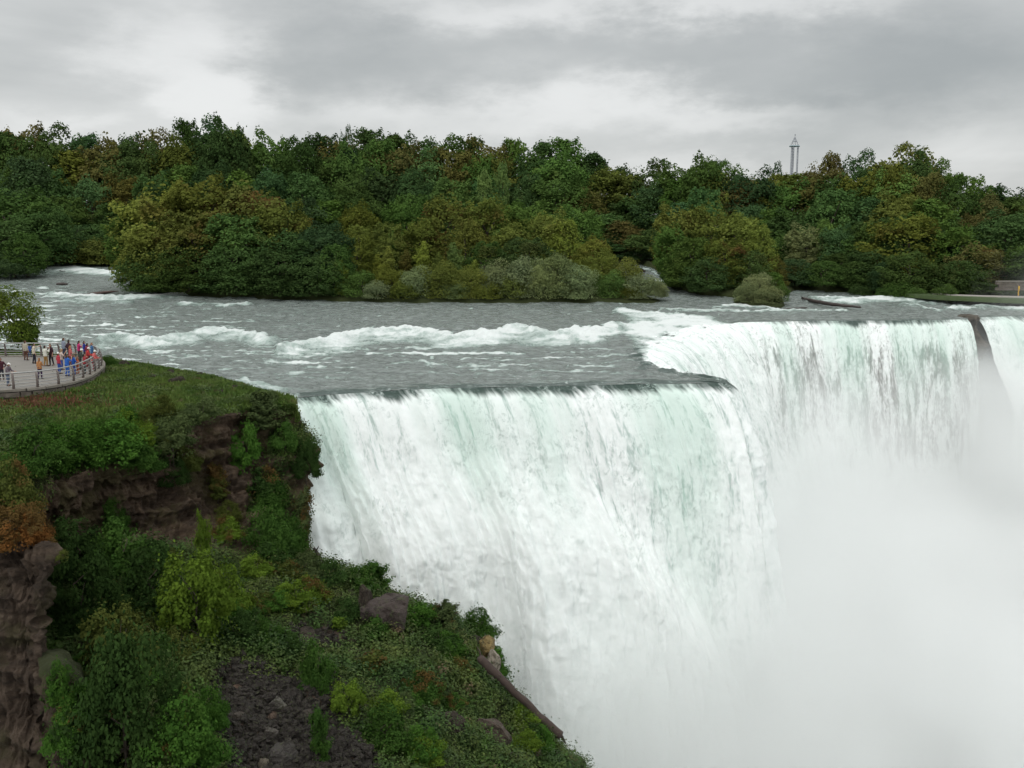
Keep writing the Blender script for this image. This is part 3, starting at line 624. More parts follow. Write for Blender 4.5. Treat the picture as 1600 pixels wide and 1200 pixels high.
# ------------------------------------------------------------------ rock buttress between the two cascades
def blob_rock(name, c, size, seed, amp=.28, sub=4, freq=1.3, flat=.5):
    bm = bmesh.new(); bmesh.ops.create_icosphere(bm, subdivisions=sub, radius=1); V = np.array([v.co[:] for v in bm.verts])
    # angular: cut the sphere by random planes
    rs = np.random.RandomState(seed)
    for _ in range(11):
        n = rs.normal(size=3); n /= np.linalg.norm(n); d = rs.uniform(.45, .85); s_ = V@n; V = np.where((s_ > d)[:, None], V-n[None]*((s_-d)*.93)[:, None], V)
    r = 1+amp*.5*fbm(V[:, 0]*freq+seed, V[:, 1]*freq, V[:, 2]*freq, 4); V = V*r[:, None]*np.array(size)[None, :]*.62
    Fc = np.array([[v.index for v in f.verts] for f in bm.faces]); bm.free()
    me = mesh_np(name, V, Fc, smooth=False); return me
nr, nc = 260, 90
th = np.linspace(-.2, 2*math.pi-.2, nc); hh_ = np.linspace(0, 1, nr)
HH, TH = np.meshgrid(hh_, th, indexing='ij')
bc = PZ(1519, 498, 0)
rx = 1.0+.5*sst(0, .25, HH)+.6*HH; ry = 2.0+1.0*HH
bx_ = bc[0]+.3+np.cos(TH)*rx*(1+0*HH)-.5*sst(.1, .5, HH); by_ = bc[1]+1.6+np.sin(TH)*ry; bz_ = .32-HH*36
nn_ = .5*fbm(bx_*1.1+3, by_*1.1, bz_*.8, 4)-.6*np.abs(fbm(bx_*.8, by_*.8+7, bz_*.25, 3))+.55*fbm(bx_*.6, by_*.6, bz_*.35, 4)+.35*(np.abs((bz_*.55 % 1)-.5)*2-.5)+.3*fbm(bx_*2, by_*2, bz_*1.2, 3)+1.1*np.exp(-((bz_+4.2)/1.2)**2)*np.clip(np.cos(TH), 0, 1)
nn_ = nn_*1.35+.35*fbm(bx_*1.6, by_*1.6, np.floor(bz_*1.4)*3.1, 2); bx_ = bx_+np.cos(TH)*nn_; by_ = by_+np.sin(TH)*nn_
Vb = np.stack([bx_, by_, bz_], -1)
cap = np.repeat(Vb[:1].mean(1, keepdims=True), nc, 1)+np.array((0, 0, .12)); Vb = np.concatenate([cap, Vb])
me = mesh_np('rock_buttress', Vb.reshape(-1, 3), grid_faces(nr+1, nc))
me.update()
rbo = link('rock_buttress', me, ROCK); rbo.color = (.105, .085, .064, 1)
tag(rbo, 'dark brown rock buttress splitting the crest between the two cascades', kind='structure')

# ------------------------------------------------------------------ foliage material and crown meshes
def leaf_mat(name, transl=.25, nscale=.9):
    t = NT(name); oi = t.n('ObjectInfo'); ti = t.attr('tint'); au = t.attr('autumn')
    P = t.obj(); n = t.noise(P, nscale, 3, .6)
    k = t.math('ADD', t.math('MULTIPLY', ti, .9), t.math('MULTIPLY', n, .5))
    lo = t.mix(1.0, oi.outputs['Color'], (.78, .82, .84, 1), 'MULTIPLY'); hi = t.mix(1.0, oi.outputs['Color'], (1.62, 1.5, 1.35, 1), 'MULTIPLY')
    c = t.mix(t.maprange(k, .2, 1.15, 0, 1, False), lo, hi)
    a = t.math('SUBTRACT', 1.0, oi.outputs['Alpha'])
    c = t.mix(t.maprange(t.math('ADD', au, t.math('SUBTRACT', a, 1.0)), -.05, .35), c, t.mix(ti, (.085, .055, .022, 1), (.15, .095, .032, 1)))
    d = t.n('BsdfDiffuse'); t.set(d.inputs[0], c); tr = t.n('BsdfTranslucent'); t.set(tr.inputs[0], c)
    m = t.n('MixShader', i_0=transl); t.t.links.new(d.outputs[0], m.inputs[1]); t.t.links.new(tr.outputs[0], m.inputs[2])
    t.t.links.new(m.outputs[0], t.out.inputs[0]); return t.m
LEAF = leaf_mat('foliage'); BARK = flat_mat('bark', (.07, .055, .04), .95, .4, 4)
def quads(C, Nn, size, rs, aspect=.7):
    """leaf clump quads at C facing roughly Nn"""
    n = len(C); r = rs.normal(size=(n, 3)); a = np.cross(Nn, r); a /= np.linalg.norm(a, axis=1)[:, None]+1e-9; b = np.cross(Nn, a)
    s = size*rs.uniform(.6, 1.4, n)[:, None]; w_ = s*aspect
    V = np.stack([C-a*s*.5, C-b*w_*.5+Nn*s*.08, C+a*s*.5, C+b*w_*.5-Nn*s*.08], 1).reshape(-1, 3)
    return V, np.arange(4*n).reshape(-1, 4)
SHAPES = {
    'round': lambda h: np.sqrt(np.clip(1-((h-.52)/.5)**2, 0, 1)),
    'dome': lambda h: np.sqrt(np.clip(1-((h-.40)/.62)**2, 0, 1)),
    'oval': lambda h: .78*np.sqrt(np.clip(1-((h-.5)/.52)**2, 0, 1)),
    'cone': lambda h: .62*np.clip(1.12-h, 0, 1)**.75*sst(.0, .15, h),
    'bush': lambda h: np.sqrt(np.clip(1-((h-.25)/.77)**2, 0, 1)),
    'spread': lambda h: np.sqrt(np.clip(1-((h-.66)/.36)**2, 0, 1)),
}
def crown(name, shape, nl, nleaf, leaf, seed, W=1.0, H=1.0, lobe=.2, h0=.12, up=0.0, fill_=.22, irr=.0):
    """crown in a W x W x H box, base at z=0: leaf quads on the surfaces of nl clumps"""
    rs = np.random.RandomState(seed); f = SHAPES[shape]; L = []
    while len(L) < nl:
        h = rs.uniform(h0, 1.0); R = float(f(h))*.5
        if rs.rand() > R*2+.08: continue
        rr = R*math.sqrt(rs.uniform(.25, 1))*rs.uniform(.8, 1.06); an = rs.uniform(0, 2*math.pi)
        lr = lobe*rs.uniform(.5, 1.15)
        L.append((rr*math.cos(an)*(1-lr*.6), rr*math.sin(an)*(1-lr*.6), h-lr*.35*H/W*0-.02, lr))
    L = np.array(L); wts = L[:, 3]**2; wts /= wts.sum(); idx = rs.choice(nl, nleaf, p=wts)
    d = rs.normal(size=(nleaf, 3)); d[:, 2] += .25; d /= np.linalg.norm(d, axis=1)[:, None]
    rad_ = L[idx, 3]*(.62+.42*rs.rand(nleaf)**.6)*(1+.25*fbm(d[:, 0]*2.5+idx, d[:, 1]*2.5, d[:, 2]*2.5, 2))
    asp = .72
    fill = rs.rand(nleaf) < fill_
    leaf = leaf*(.84 if W > 5 else 1.0)
    C = np.stack([(L[idx, 0]+d[:, 0]*rad_)*W, (L[idx, 1]+d[:, 1]*rad_)*W, L[idx, 2]*H+d[:, 2]*rad_*W*asp], 1)
    hf = rs.uniform(h0, 1, nleaf); Rf = f(hf)*.5*(.78+.2*rs.rand(nleaf))*(1+.12*fbm(np.cos(d[:, 0]*9)*1.5, hf*4, seed, 2)); af = rs.uniform(0, 6.283, nleaf)
    Cf = np.stack([Rf*np.cos(af)*W, Rf*np.sin(af)*W, (hf-.04)*H], 1); C = np.where(fill[:, None], Cf, C)
    d = np.where(fill[:, None], np.stack([np.cos(af), np.sin(af), .3+0*af], 1), d)
    C[:, 2] = np.maximum(C[:, 2], rs.rand(nleaf)*.05*H)
    if irr:
        an_ = np.arctan2(C[:, 1], C[:, 0]); k_ = 1+irr*fbm(np.cos(an_)*1.3+seed, np.sin(an_)*1.3, C[:, 2]/H*2.2, 3); C[:, :2] *= k_[:, None]; C[:, 2] *= 1+irr*.6*fbm(C[:, 0]/W*3, C[:, 1]/W*3, seed, 3)
        sh_ = rs.rand(nleaf) < (.10 if W < 5 else .06); C = C+np.where(sh_, rs.rand(nleaf)**2*(.16 if W < 5 else .045)*W, 0)[:, None]*(d*np.array((.6, .6, 0))+np.array((0, 0, 1)))
    nn = d+rs.normal(size=d.shape)*.45; nn[:, 2] += .25+up; nn /= np.linalg.norm(nn, axis=1)[:, None]
    V, Fc = quads(C, nn, leaf, rs)
    lt = rs.rand(nl); tint = np.clip(.6*lt[idx]+.4*rs.rand(nleaf)+.0, 0, 1); aut = np.clip(.5+.9*fbm(C[:, 0]/W*2.2+seed, C[:, 1]/W*2.2, C[:, 2]/H*2.0, 3)+.25*(C[:, 2]/H-.6), 0, 1)
    me = mesh_np(name, V, Fc, smooth=False); attr(me, 'tint', np.repeat(tint, 4)); attr(me, 'autumn', np.repeat(aut, 4))
    me.materials.append(LEAF); return me, L
def trunk_mesh(name, L, W, H, r0, seed, n=7):
    rs = np.random.RandomState(seed); mb = MB(); top = H*.72
    pts = [(0, 0, -.6)]+[(rs.uniform(-.03, .03)*W*k, rs.uniform(-.03, .03)*W*k, top*k/4) for k in range(1, 5)]
    mb.tube(pts, [r0*1.3, r0, r0*.75, r0*.5, r0*.2], 7)
    for i in rs.choice(len(L), min(n, len(L)), replace=False):
        e = np.array((L[i, 0]*W, L[i, 1]*W, L[i, 2]*H)); zb = max(.15*H, min(top*.9, e[2]*.6)); s_ = np.array((0, 0, zb))
        m_ = (s_+e)/2+np.array((0, 0, .03*H)); mb.tube([s_, m_, e], [r0*.45, r0*.3, r0*.08], 5)
    me = mb.mesh(name, True); me.materials.append(BARK); return me
def tree_kind(kind, shape, nl, nleaf, leaf, seed, W, H, lobe, h0, r0, **k):
    k.setdefault('irr', .28); k.setdefault('fill_', .16)
    cr, L = crown('crown', shape, nl, int(nleaf*1.35), leaf, seed, W, H, lobe, h0, **k)
    return dict(kind=kind, crown=cr, trunk=trunk_mesh('trunk', L, W, H, r0, seed), W=W, H=H)
TK = [tree_kind('broadleaf_tree', 'round', 46, 8500, .50, 11, 10, 18, .17, .12, .35),
      tree_kind('broadleaf_tree', 'dome', 52, 8500, .50, 12, 11, 16, .16, .10, .38),
      tree_kind('broadleaf_tree', 'oval', 44, 7500, .48, 13, 9, 19, .17, .12, .3),
      tree_kind('broadleaf_tree', 'spread', 34, 6000, .50, 14, 12, 17, .15, .35, .35),
      tree_kind('broadleaf_tree', 'round', 60, 9000, .46, 15, 10, 15, .14, .10, .3),
      tree_kind('young_tree', 'cone', 40, 5500, .40, 16, 6, 12, .20, .08, .18),
      tree_kind('willow_shrub', 'bush', 46, 8000, .30, 17, 9, 7, .16, .03, .16, up=-.1),
      tree_kind('willow_shrub', 'bush', 34, 6000, .32, 18, 8, 6, .19, .03, .15),
      tree_kind('broadleaf_tree', 'dome', 70, 9500, .48, 19, 13, 14, .13, .06, .35)]
used = set()
FAR = []       # (object, u, v_top, row)
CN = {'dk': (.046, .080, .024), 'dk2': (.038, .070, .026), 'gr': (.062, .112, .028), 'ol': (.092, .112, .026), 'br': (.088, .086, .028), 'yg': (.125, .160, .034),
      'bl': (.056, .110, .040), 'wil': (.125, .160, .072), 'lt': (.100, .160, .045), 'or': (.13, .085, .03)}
CW = {'dk': 'dark green', 'dk2': 'deep green', 'gr': 'mid green', 'ol': 'olive', 'br': 'brownish', 'yg': 'yellow green', 'bl': 'cool green', 'wil': 'grey green', 'lt': 'light green', 'or': 'rust tinted'}
BRT = 1.16
def zg_at(u, D):
    b = float(bankD(u))
    if D > b-1: return float(hill_z(u, D))-.2
    return float(zw(D))+.55
def far_tree(k, u, vtop, D, wpx, col, autumn=0.0, row='', label=None, jit=True):
    T = TK[k]; zg = zg_at(u, D); top = PY(u, vtop, D); h = max(2.0, top[2]-zg); wm = wpx/F*D
    o = empty(T['kind'], (top[0], D, zg), random.uniform(0, 6.28))
    o.scale = (wm/T['W'], wm/T['W'], h/T['H']*1.0)
    cr = link('crown', T['crown'], None, o); tr = link('trunk', T['trunk'], None, o)
    c = CN[col]; j = random.uniform(.82, 1.2) if jit else 1
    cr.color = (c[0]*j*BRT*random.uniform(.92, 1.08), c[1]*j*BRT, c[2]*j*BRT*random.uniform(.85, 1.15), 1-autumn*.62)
    o['category'] = 'shrub' if 'shrub' in T['kind'] else 'tree'
    FAR.append([o, u, vtop, row, col, label, D]); return o
SKY_PX = [(-120, 200), (0, 200), (60, 198), (130, 209), (200, 206), (260, 205), (300, 196), (350, 190), (400, 203), (430, 203), (480, 212), (540, 211), (595, 206), (650, 211), (700, 221), (750, 216), (810, 222), (870, 220), (905, 232), (960, 247),
          (1050, 258), (1100, 245), (1150, 262), (1195, 270), (1225, 266), (1290, 252), (1330, 246), (1380, 240), (1430, 238), (1475, 256), (1500, 272), (1540, 280), (1565, 292), (1600, 282), (1700, 285), (1760, 290)]
skyv = lambda u: float(np.interp(u, [p[0] for p in SKY_PX], [p[1] for p in SKY_PX]))
def pick(ws): return random.choices(list(ws.keys()), list(ws.values()))[0]
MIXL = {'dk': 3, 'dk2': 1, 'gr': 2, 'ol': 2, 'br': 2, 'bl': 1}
def wood(row, u0, u1, step, dv, D_off, wpx, mix, vj=7, aut=.25, kinds=(0, 1, 2, 4, 3)):
    u = u0
    while u < u1:
        uu = u+random.uniform(-.2, .2)*step; D = max(bankD(uu)+D_off+random.uniform(-3, 3), 165)
        far_tree(random.choice(kinds), uu, skyv(uu)+dv+random.uniform(-vj*.6, vj), D, wpx*random.uniform(.8, 1.25), pick(mix), random.random()*aut *.6 if random.random() < .4 else 0, row)
        u += step*random.uniform(.8, 1.2)
wood('skyline', -110, 1750, 40, 1, 58, 92, MIXL, 7)
wood('second', -100, 1740, 42, 20, 46, 92, MIXL, 9)
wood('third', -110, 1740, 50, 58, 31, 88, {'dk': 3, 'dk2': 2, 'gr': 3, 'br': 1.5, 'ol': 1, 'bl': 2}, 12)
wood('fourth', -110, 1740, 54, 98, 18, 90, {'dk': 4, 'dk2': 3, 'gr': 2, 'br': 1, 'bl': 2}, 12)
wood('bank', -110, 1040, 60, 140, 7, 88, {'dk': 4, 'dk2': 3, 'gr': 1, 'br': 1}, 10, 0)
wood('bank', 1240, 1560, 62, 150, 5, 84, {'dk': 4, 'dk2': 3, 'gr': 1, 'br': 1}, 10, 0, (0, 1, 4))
# individually readable trees on the far bank
L_ = far_tree
L_(2, 757, 262, 262, 40, 'lt', row='mark', label='light green narrow tree standing in the middle of the far wood'); L_(2, 784, 250, 264, 32, 'lt', row='mark', label='slim light green tree just right of the narrow one in the mid wood')
L_(0, 353, 188, 278, 75, 'dk2', row='mark', label='tallest dark crown on the skyline left of centre')
L_(3, 543, 209, 280, 34, 'dk2', row='mark', label='small open dark crown poking above the skyline right of the tallest crown')
L_(3, 1215, 262, 246, 40, 'dk2', row='mark', label='dark open crowned tree at the foot of the distant tower')
L_(0, 1100, 243, 236, 78, 'gr', row='mark', label='rounded green tree on the skyline left of the distant tower')
L_(0, 1172, 266, 230, 88, 'dk2', row='mark', label='dense dark round tree left of the distant tower')
L_(3, 1425, 236, 226, 120, 'ol', .3, row='mark', label='tall olive tree forming the right hand peak of the skyline')
L_(0, 1398, 268, 214, 90, 'lt', row='mark', label='pale green rounded crown below the right hand peak of the wood'); L_(2, 1440, 262, 216, 66, 'lt', row='mark', label='pale green oval crown right of the paler round one under the peak')
L_(3, 1290, 250, 232, 90, 'br', .3, row='mark', label='brownish open tree just right of the distant tower')
# left group, far shore
L_(0, 10, 296, 226, 150, 'gr', row='left'); L_(1, 60, 318, 222, 110, 'dk', row='left'); L_(0, -20, 340, 208, 120, 'dk', row='left'); L_(4, 38, 366, 204, 70, 'gr', row='left')
L_(8, 112, 352, 236, 120, 'dk2', row='left'); L_(8, 165, 350, 237, 110, 'dk', row='left'); L_(6, 105, 372, 232, 110, 'ol', row='left'); L_(6, 158, 372, 232, 100, 'ol', row='left'); L_(6, 190, 384, 231, 70, 'ol', row='left')
L_(6, 20, 392, 204, 90, 'dk2', row='left')
# big clump on the long island
for a in [(1, 250, 286, 184, 150, 'yg', .25), (0, 315, 276, 183, 130, 'ol', .55), (1, 385, 284, 182, 140, 'ol', .6), (0, 205, 330, 184, 90, 'gr', .05), (0, 440, 318, 178, 100, 'ol', .3),
          (1, 240, 345, 177, 120, 'ol', .2), (4, 300, 335, 175, 120, 'ol', .35), (4, 370, 340, 174, 120, 'gr', .2), (1, 455, 358, 171, 120, 'dk2', 0), (0, 505, 352, 170, 96, 'dk2', 0), (4, 520, 385, 166, 70, 'gr', .1),
          (8, 225, 390, 174, 90, 'dk', 0), (8, 290, 385, 171.5, 110, 'dk', .1), (8, 365, 385, 169.5, 110, 'dk', .05), (8, 435, 392, 167.5, 110, 'dk2', 0), (8, 495, 398, 166, 100, 'dk2', 0), (5, 533, 405, 165.5, 38, 'yg', 0)]:
    L_(*a, row='clump')
# middle island: young trees and willow scrub
for a in [(0, 560, 318, 196, 80, 'ol', .1), (0, 640, 312, 198, 90, 'gr', .1), (1, 700, 302, 190, 110, 'ol', .35), (1, 765, 303, 188, 110, 'ol', .25), (0, 830, 316, 192, 90, 'gr', 0), (0, 860, 330, 180, 84, 'yg', .2), (0, 900, 322, 196, 90, 'gr', .1),
          (4, 560, 356, 182, 70, 'yg', .15), (4, 610, 352, 180, 66, 'ol', .2), (0, 660, 344, 182, 70, 'ol', .5), (4, 730, 345, 178, 80, 'ol', .35), (0, 800, 352, 178, 84, 'ol', .3), (4, 880, 348, 178, 76, 'yg', .1), (0, 930, 370, 172, 66, 'ol', .75), (8, 820, 372, 171, 110, 'dk', .1), (8, 760, 378, 172, 80, 'dk', .15),
          (5, 545, 378, 172, 44, 'yg', 0), (5, 575, 366, 171, 40, 'ol', .1), (5, 607, 382, 169, 46, 'yg', .05), (5, 634, 388, 170, 40, 'br', .4), (5, 662, 374, 168, 46, 'yg', 0), (5, 708, 376, 168, 52, 'lt', 0), (5, 590, 395, 168, 40, 'yg', .1), (5, 685, 392, 168, 38, 'ol', .3), (5, 742, 404, 167, 40, 'yg', 0)]:
    L_(*a, row='isle')
for a in [(6, 565, 424, 165, 70, 'gr'), (7, 610, 418, 164.5, 64, 'ol'), (7, 650, 420, 164, 66, 'wil'), (7, 690, 412, 163.5, 70, 'ol'), (6, 735, 418, 163, 70, 'ol'), (7, 775, 410, 164, 66, 'wil'), (6, 825, 402, 165, 90, 'wil'), (6, 870, 398, 164, 90, 'wil'), (6, 900, 414, 163, 80, 'wil'), (7, 850, 420, 162.5, 60, 'wil'),
          (6, 940, 392, 168, 80, 'ol'), (7, 975, 408, 166, 70, 'ol'), (7, 955, 425, 163.5, 56, 'gr'), (6, 1000, 428, 163.5, 76, 'wil'), (7, 1025, 440, 164, 44, 'wil'), (7, 590, 440, 162.5, 50, 'wil'), (7, 632, 442, 162, 50, 'ol'), (7, 712, 440, 162, 50, 'wil'), (7, 760, 442, 162, 50, 'ol'), (7, 800, 434, 162.5, 52, 'ol'), (7, 985, 446, 162, 40, 'ol')]:
    L_(*a, row='scrub')
# right island and shore
for a in [(0, 1060, 322, 190, 84, 'ol', .1), (1, 1110, 316, 189, 110, 'ol', .2), (0, 1160, 335, 184, 96, 'yg', .05), (4, 1185, 360, 178, 66, 'yg', 0), (0, 1050, 350, 186, 60, 'gr', 0), (8, 1085, 372, 180, 100, 'gr', .05), (0, 1135, 372, 174, 72, 'ol', .6), (8, 1170, 392, 174, 80, 'dk', .1), (8, 1110, 402, 173, 80, 'dk', .0), (8, 1065, 398, 184, 60, 'dk2', 0), (8, 1205, 398, 178, 50, 'br', .1)]:
    L_(*a, row='risle')
for a in [(6, 1168, 442, 157, 48, 'wil'), (6, 1188, 428, 159, 62, 'wil'), (7, 1200, 448, 155, 56, 'wil'), (2, 1213, 424, 160, 32, 'gr'), (7, 1218, 446, 157, 34, 'gr')]:
    L_(*a, row='islet')
for a in [(0, 1262, 350, 194, 74, 'wil', 0), (2, 1290, 340, 192, 44, 'lt', 0), (0, 1310, 352, 190, 60, 'bl', 0), (2, 1330, 368, 188, 52, 'gr', 0), (1, 1420, 330, 180, 130, 'ol', .2), (0, 1370, 346, 186, 80, 'dk', .05), (1, 1500, 350, 176, 110, 'gr', .1), (1, 1530, 378, 170, 90, 'br', .4), (0, 1575, 330, 176, 110, 'bl', 0), (0, 1640, 330, 172, 120, 'dk', 0), (0, 1620, 380, 165, 90, 'gr', 0),
          (8, 1240, 405, 184, 80, 'dk2', 0), (8, 1290, 408, 181, 80, 'dk', 0), (8, 1345, 405, 178, 80, 'dk', 0), (4, 1433, 402, 170, 52, 'ol', .3), (8, 1500, 408, 165, 100, 'dk', .1), (8, 1385, 410, 172, 56, 'dk2', 0)]:
    L_(*a, row='shore')
for a in [(7, 1408, 437, 166, 46, 'gr'), (7, 1432, 448, 163.5, 36, 'gr'), (7, 1385, 448, 168, 34, 'gr'), (7, 1478, 446, 160, 40, 'dk'), (7, 1345, 450, 173, 40, 'dk')]:
    L_(*a, row='hedge')
# ---- labels: every tree is named by its look and its order in its row, counted on the projected picture
ORD = ['first', 'second', 'third', 'fourth', 'fifth', 'sixth', 'seventh', 'eighth', 'ninth', 'tenth', 'eleventh', 'twelfth', 'thirteenth', 'fourteenth', 'fifteenth', 'sixteenth', 'seventeenth', 'eighteenth', 'nineteenth', 'twentieth']
def ordw(i):
    if i < 20: return ORD[i]
    tens = {2: 'twenty', 3: 'thirty', 4: 'forty', 5: 'fifty'}[(i+1)//10]; r = (i+1) % 10
    return tens+'-'+ORD[r-1] if r else {2: 'twentieth', 3: 'thirtieth', 4: 'fortieth', 5: 'fiftieth'}[(i+1)//10]
ROWT = {'skyline': ('trees along the skyline', 'on the skyline of the far wood'), 'second': ('trees just below the skyline', 'just under the skyline crowns'), 'third': ('trees halfway up the far wood', 'in the middle tier of the far wood'),
        'fourth': ('trees low in the far wood', 'in the lower tier of the far wood'), 'bank': ('trees at the foot of the far wood', 'at the shaded foot of the far wood'), 'left': ('trees by the channel at the left', 'beside the channel at the left edge'),
        'clump': ('trees of the big island clump', 'in the big clump on the long island'), 'isle': ('young trees on the long island', 'on the long island right of the big clump'), 'scrub': ('shrubs along the island waterline', 'along the waterline of the long island'),
        'risle': ('trees of the right island', 'on the smaller island right of the channel'), 'islet': ('shrubs of the tiny islet', 'on the tiny islet above the crest'), 'shore': ('trees on the right shore', 'on the right hand shore behind the rapids'), 'hedge': ('shrubs on the right bank', 'at the water edge of the right bank')}
def shapeword(o):
    w_, h_ = o.scale[0]*10, o.scale[2]*15
    return 'tall' if h_ > w_*2.3 else ('broad' if w_ > h_*.85 else 'rounded')
for row, (grp, where) in ROWT.items():
    R_ = [f for f in FAR if f[3] == row and -30 < f[1] < 1630]; R_.sort(key=lambda f: f[1])
    cnt = {}
    for f in R_:
        key = f[4]; i = cnt.get(key, 0); cnt[key] = i+1
        au = ' with autumn tints' if f[0].children and f[0].children[0].color[3] < .7 else ''
        f[0]['group'] = grp
        noun = f[0]['category']
        f[0]['label'] = f"{ordw(i)} {CW[key]} {noun} from the left {where}"
for f in FAR:
    if f[5]: f[0]['label'] = f[5]
dead = [f for f in FAR if 'label' not in f[0]]
for f in dead:
    for c in list(f[0].children): bpy.data.objects.remove(c)
    bpy.data.objects.remove(f[0])
FAR = [f for f in FAR if f not in dead]
# ------------------------------------------------------------------ near shrubs on the cliff
NK = [tree_kind('shrub', 'bush', 22, 7000, .12, 31, 3, 2.4, .20, .02, .05, fill_=.06, irr=.5), tree_kind('shrub', 'dome', 24, 6500, .115, 32, 2.6, 2.6, .19, .03, .05, fill_=.06, irr=.5),
      tree_kind('shrub', 'bush', 42, 9500, .12, 33, 4, 2.6, .14, .02, .06, fill_=.06, irr=.55), tree_kind('sapling', 'oval', 30, 7000, .12, 34, 2.6, 4.2, .17, .08, .06, fill_=.05, irr=.5), tree_kind('shrub', 'cone', 20, 3500, .10, 35, 1.6, 2.4, .22, .04, .03, fill_=.05, irr=.7)]
NC = {'dk': (.026, .052, .015), 'gr': (.036, .078, .017), 'lu': (.042, .098, .018), 'yg': (.075, .125, .018), 'ol': (.060, .076, .020), 'gy': (.056, .080, .032), 'or': (.13, .06, .02)}
NW = {'dk': 'dark green', 'gr': 'mid green', 'lu': 'lush green', 'yg': 'yellow green', 'ol': 'olive green', 'gy': 'grey green', 'or': 'rust orange'}
NEAR = []
def near_shrub(k, u, vb, wpx, hpx, col, autumn=0.0, label=None, where='slope', back=0.0, tilt=None):
    h = hit(u, vb)
    if h is None: return None
    p = h[0]; D = p.y; T = NK[k]
    wm = wpx/F*D*1.02; hm = hpx/F*D*1.1
    o = empty(T['kind'], (p.x, p.y+back, p.z-.05*hm), random.uniform(0, 6.28)); o.scale = (wm/T['W'], wm/T['W'], hm/T['H'])
    if tilt: o.rotation_euler = (tilt[0], tilt[1], 0)
    cr = link('crown', T['crown'], None, o); link('trunk', T['trunk'], None, o)
    c = NC[col]; j = random.uniform(.85, 1.2); j *= 1.15; cr.color = (c[0]*j*1.0, c[1]*j, c[2]*j, 1-autumn)
    o['category'] = 'shrub' if T['kind'] == 'shrub' else 'small tree'
    NEAR.append([o, u, vb-hpx/2, where, col, label]); return o
S = near_shrub
S(3, 318, 905, 34, 100, 'yg', 0, 'slim yellow green sapling rising to a point against the brown cliff face')
S(1, 310, 1010, 120, 150, 'yg', 0, 'bright yellow green tree spreading at the foot of the brown cliff')
S(0, 355, 965, 80, 80, 'yg', .1, 'small yellow green bush tucked right of the bright spreading tree')
S(2, 200, 1190, 200, 210, 'dk', 0, 'largest rounded bush at the bottom left of the slope')
S(1, 190, 1060, 120, 110, 'ol', 0, 'olive bush crowning the largest rounded bush at bottom left')
S(2, 130, 970, 130, 120, 'dk', 0, 'wide dark bush right of the sheer rock shoulder'); S(0, 190, 905, 110, 90, 'gr', 0, 'mid green bush at the cliff foot left of the sapling'); S(1, 120, 890, 90, 80, 'dk', 0, 'shadowy bush against the lower left of the brown cliff')
S(0, 240, 960, 120, 110, 'dk', 0, 'dark bush between the wide dark bush and the bright yellow green tree'); S(1, 183, 840, 40, 60, 'gr', 0, 'narrow green bush climbing the brown cliff face')
S(2, 425, 878, 92, 80, 'gr', 0, 'round dark green bush on the ledge beside the falls'); S(0, 455, 868, 60, 60, 'gr', 0, 'leafy bush right of the round dark bush on the ledge')
S(4, 476, 835, 46, 66, 'gy', .45, 'thin straggly shrub leaning over the white water at the cliff corner')
S(2, 478, 742, 52, 56, 'dk', 0, 'dark overhanging shrub jutting from the cliff corner into the falls')
S(0, 445, 705, 46, 44, 'gr', 0, 'green bush on the cliff top corner above the overhanging shrub'); S(1, 385, 735, 50, 70, 'lu', 0, 'bright vine like shrub hanging beside the bare rock pillar')
S(0, 425, 790, 56, 44, 'gr', 0, 'green bush halfway down the cliff below the corner'); S(4, 340, 775, 50, 46, 'ol', .7, 'orange tinged shrub on the brown cliff face')
S(1, 270, 712, 76, 62, 'gy', 0, 'rounded grey green bush at the clifftop rim'); S(0, 180, 722, 110, 64, 'lu', 0, 'lush bush at the rim left of the rounded grey green one'); S(2, 110, 728, 120, 66, 'lu', 0, 'broad lush bush on the rim above the brown cliff')
S(0, 55, 735, 90, 64, 'gr', 0, 'green rim bush nearest the left edge'); S(1, 40, 700, 40, 34, 'gy', 0, 'small pale bush in the grass at the left'); S(1, 225, 705, 50, 40, 'yg', .1, 'small yellow flecked bush among the rim bushes')
S(0, 20, 800, 80, 80, 'ol', .3, 'olive bush on top of the sheer rock shoulder'); S(2, 25, 850, 100, 60, 'or', .8, 'rust orange shrub on top of the sheer rock shoulder'); S(0, 55, 850, 60, 50, 'or', .6, 'smaller rust coloured shrub at the edge of the sheer shoulder'); S(1, -5, 770, 70, 60, 'gr', .1, 'green shrub at the left edge above the rock shoulder')
S(0, 100, 1105, 60, 75, 'lu', 0, 'bright leafy vine on top of the low rock outcrop'); S(0, 105, 1185, 66, 80, 'lu', 0, 'bright leafy vine draping the front of the low rock outcrop')
S(4, 585, 925, 70, 46, 'gr', 0, 'spiky bush on the ridge against the white falls'); S(0, 560, 918, 60, 34, 'gr', 0, 'low bush on the ridge left of the spiky bush')
S(4, 500, 1195, 50, 90, 'gr', 0, 'feathery upright bush growing out of the dark scree'); S(0, 495, 1080, 60, 80, 'gr', 0, 'leafy bush above the upper edge of the scree'); S(1, 545, 1120, 60, 60, 'yg', 0, 'bright bush right of the scree patch')
S(0, 600, 1170, 90, 70, 'gr', 0, 'green bush low on the slope right of the scree'); S(1, 660, 1195, 60, 60, 'lu', 0, 'lush little bush at the bottom edge near the slab'); S(0, 775, 1060, 40, 50, 'lu', 0, 'bright tuft hugging the boulder above the fallen trunk')
S(0, 290, 1190, 120, 110, 'lu', 0, 'lush green bush at the bottom left of the scree'); S(0, 330, 1130, 60, 60, 'lu', 0, 'small lush bush at the left margin of the scree')
S(1, 460, 950, 60, 40, 'yg', 0, 'bright low bush on the grassy ledge above the talus'); S(0, 170, 572, 26, 16, 'gr', 0, 'small bush at the end of the viewing terrace wall'); S(0, 425, 626, 24, 14, 'gy', 0, 'small tuft at the river edge close to the crest')
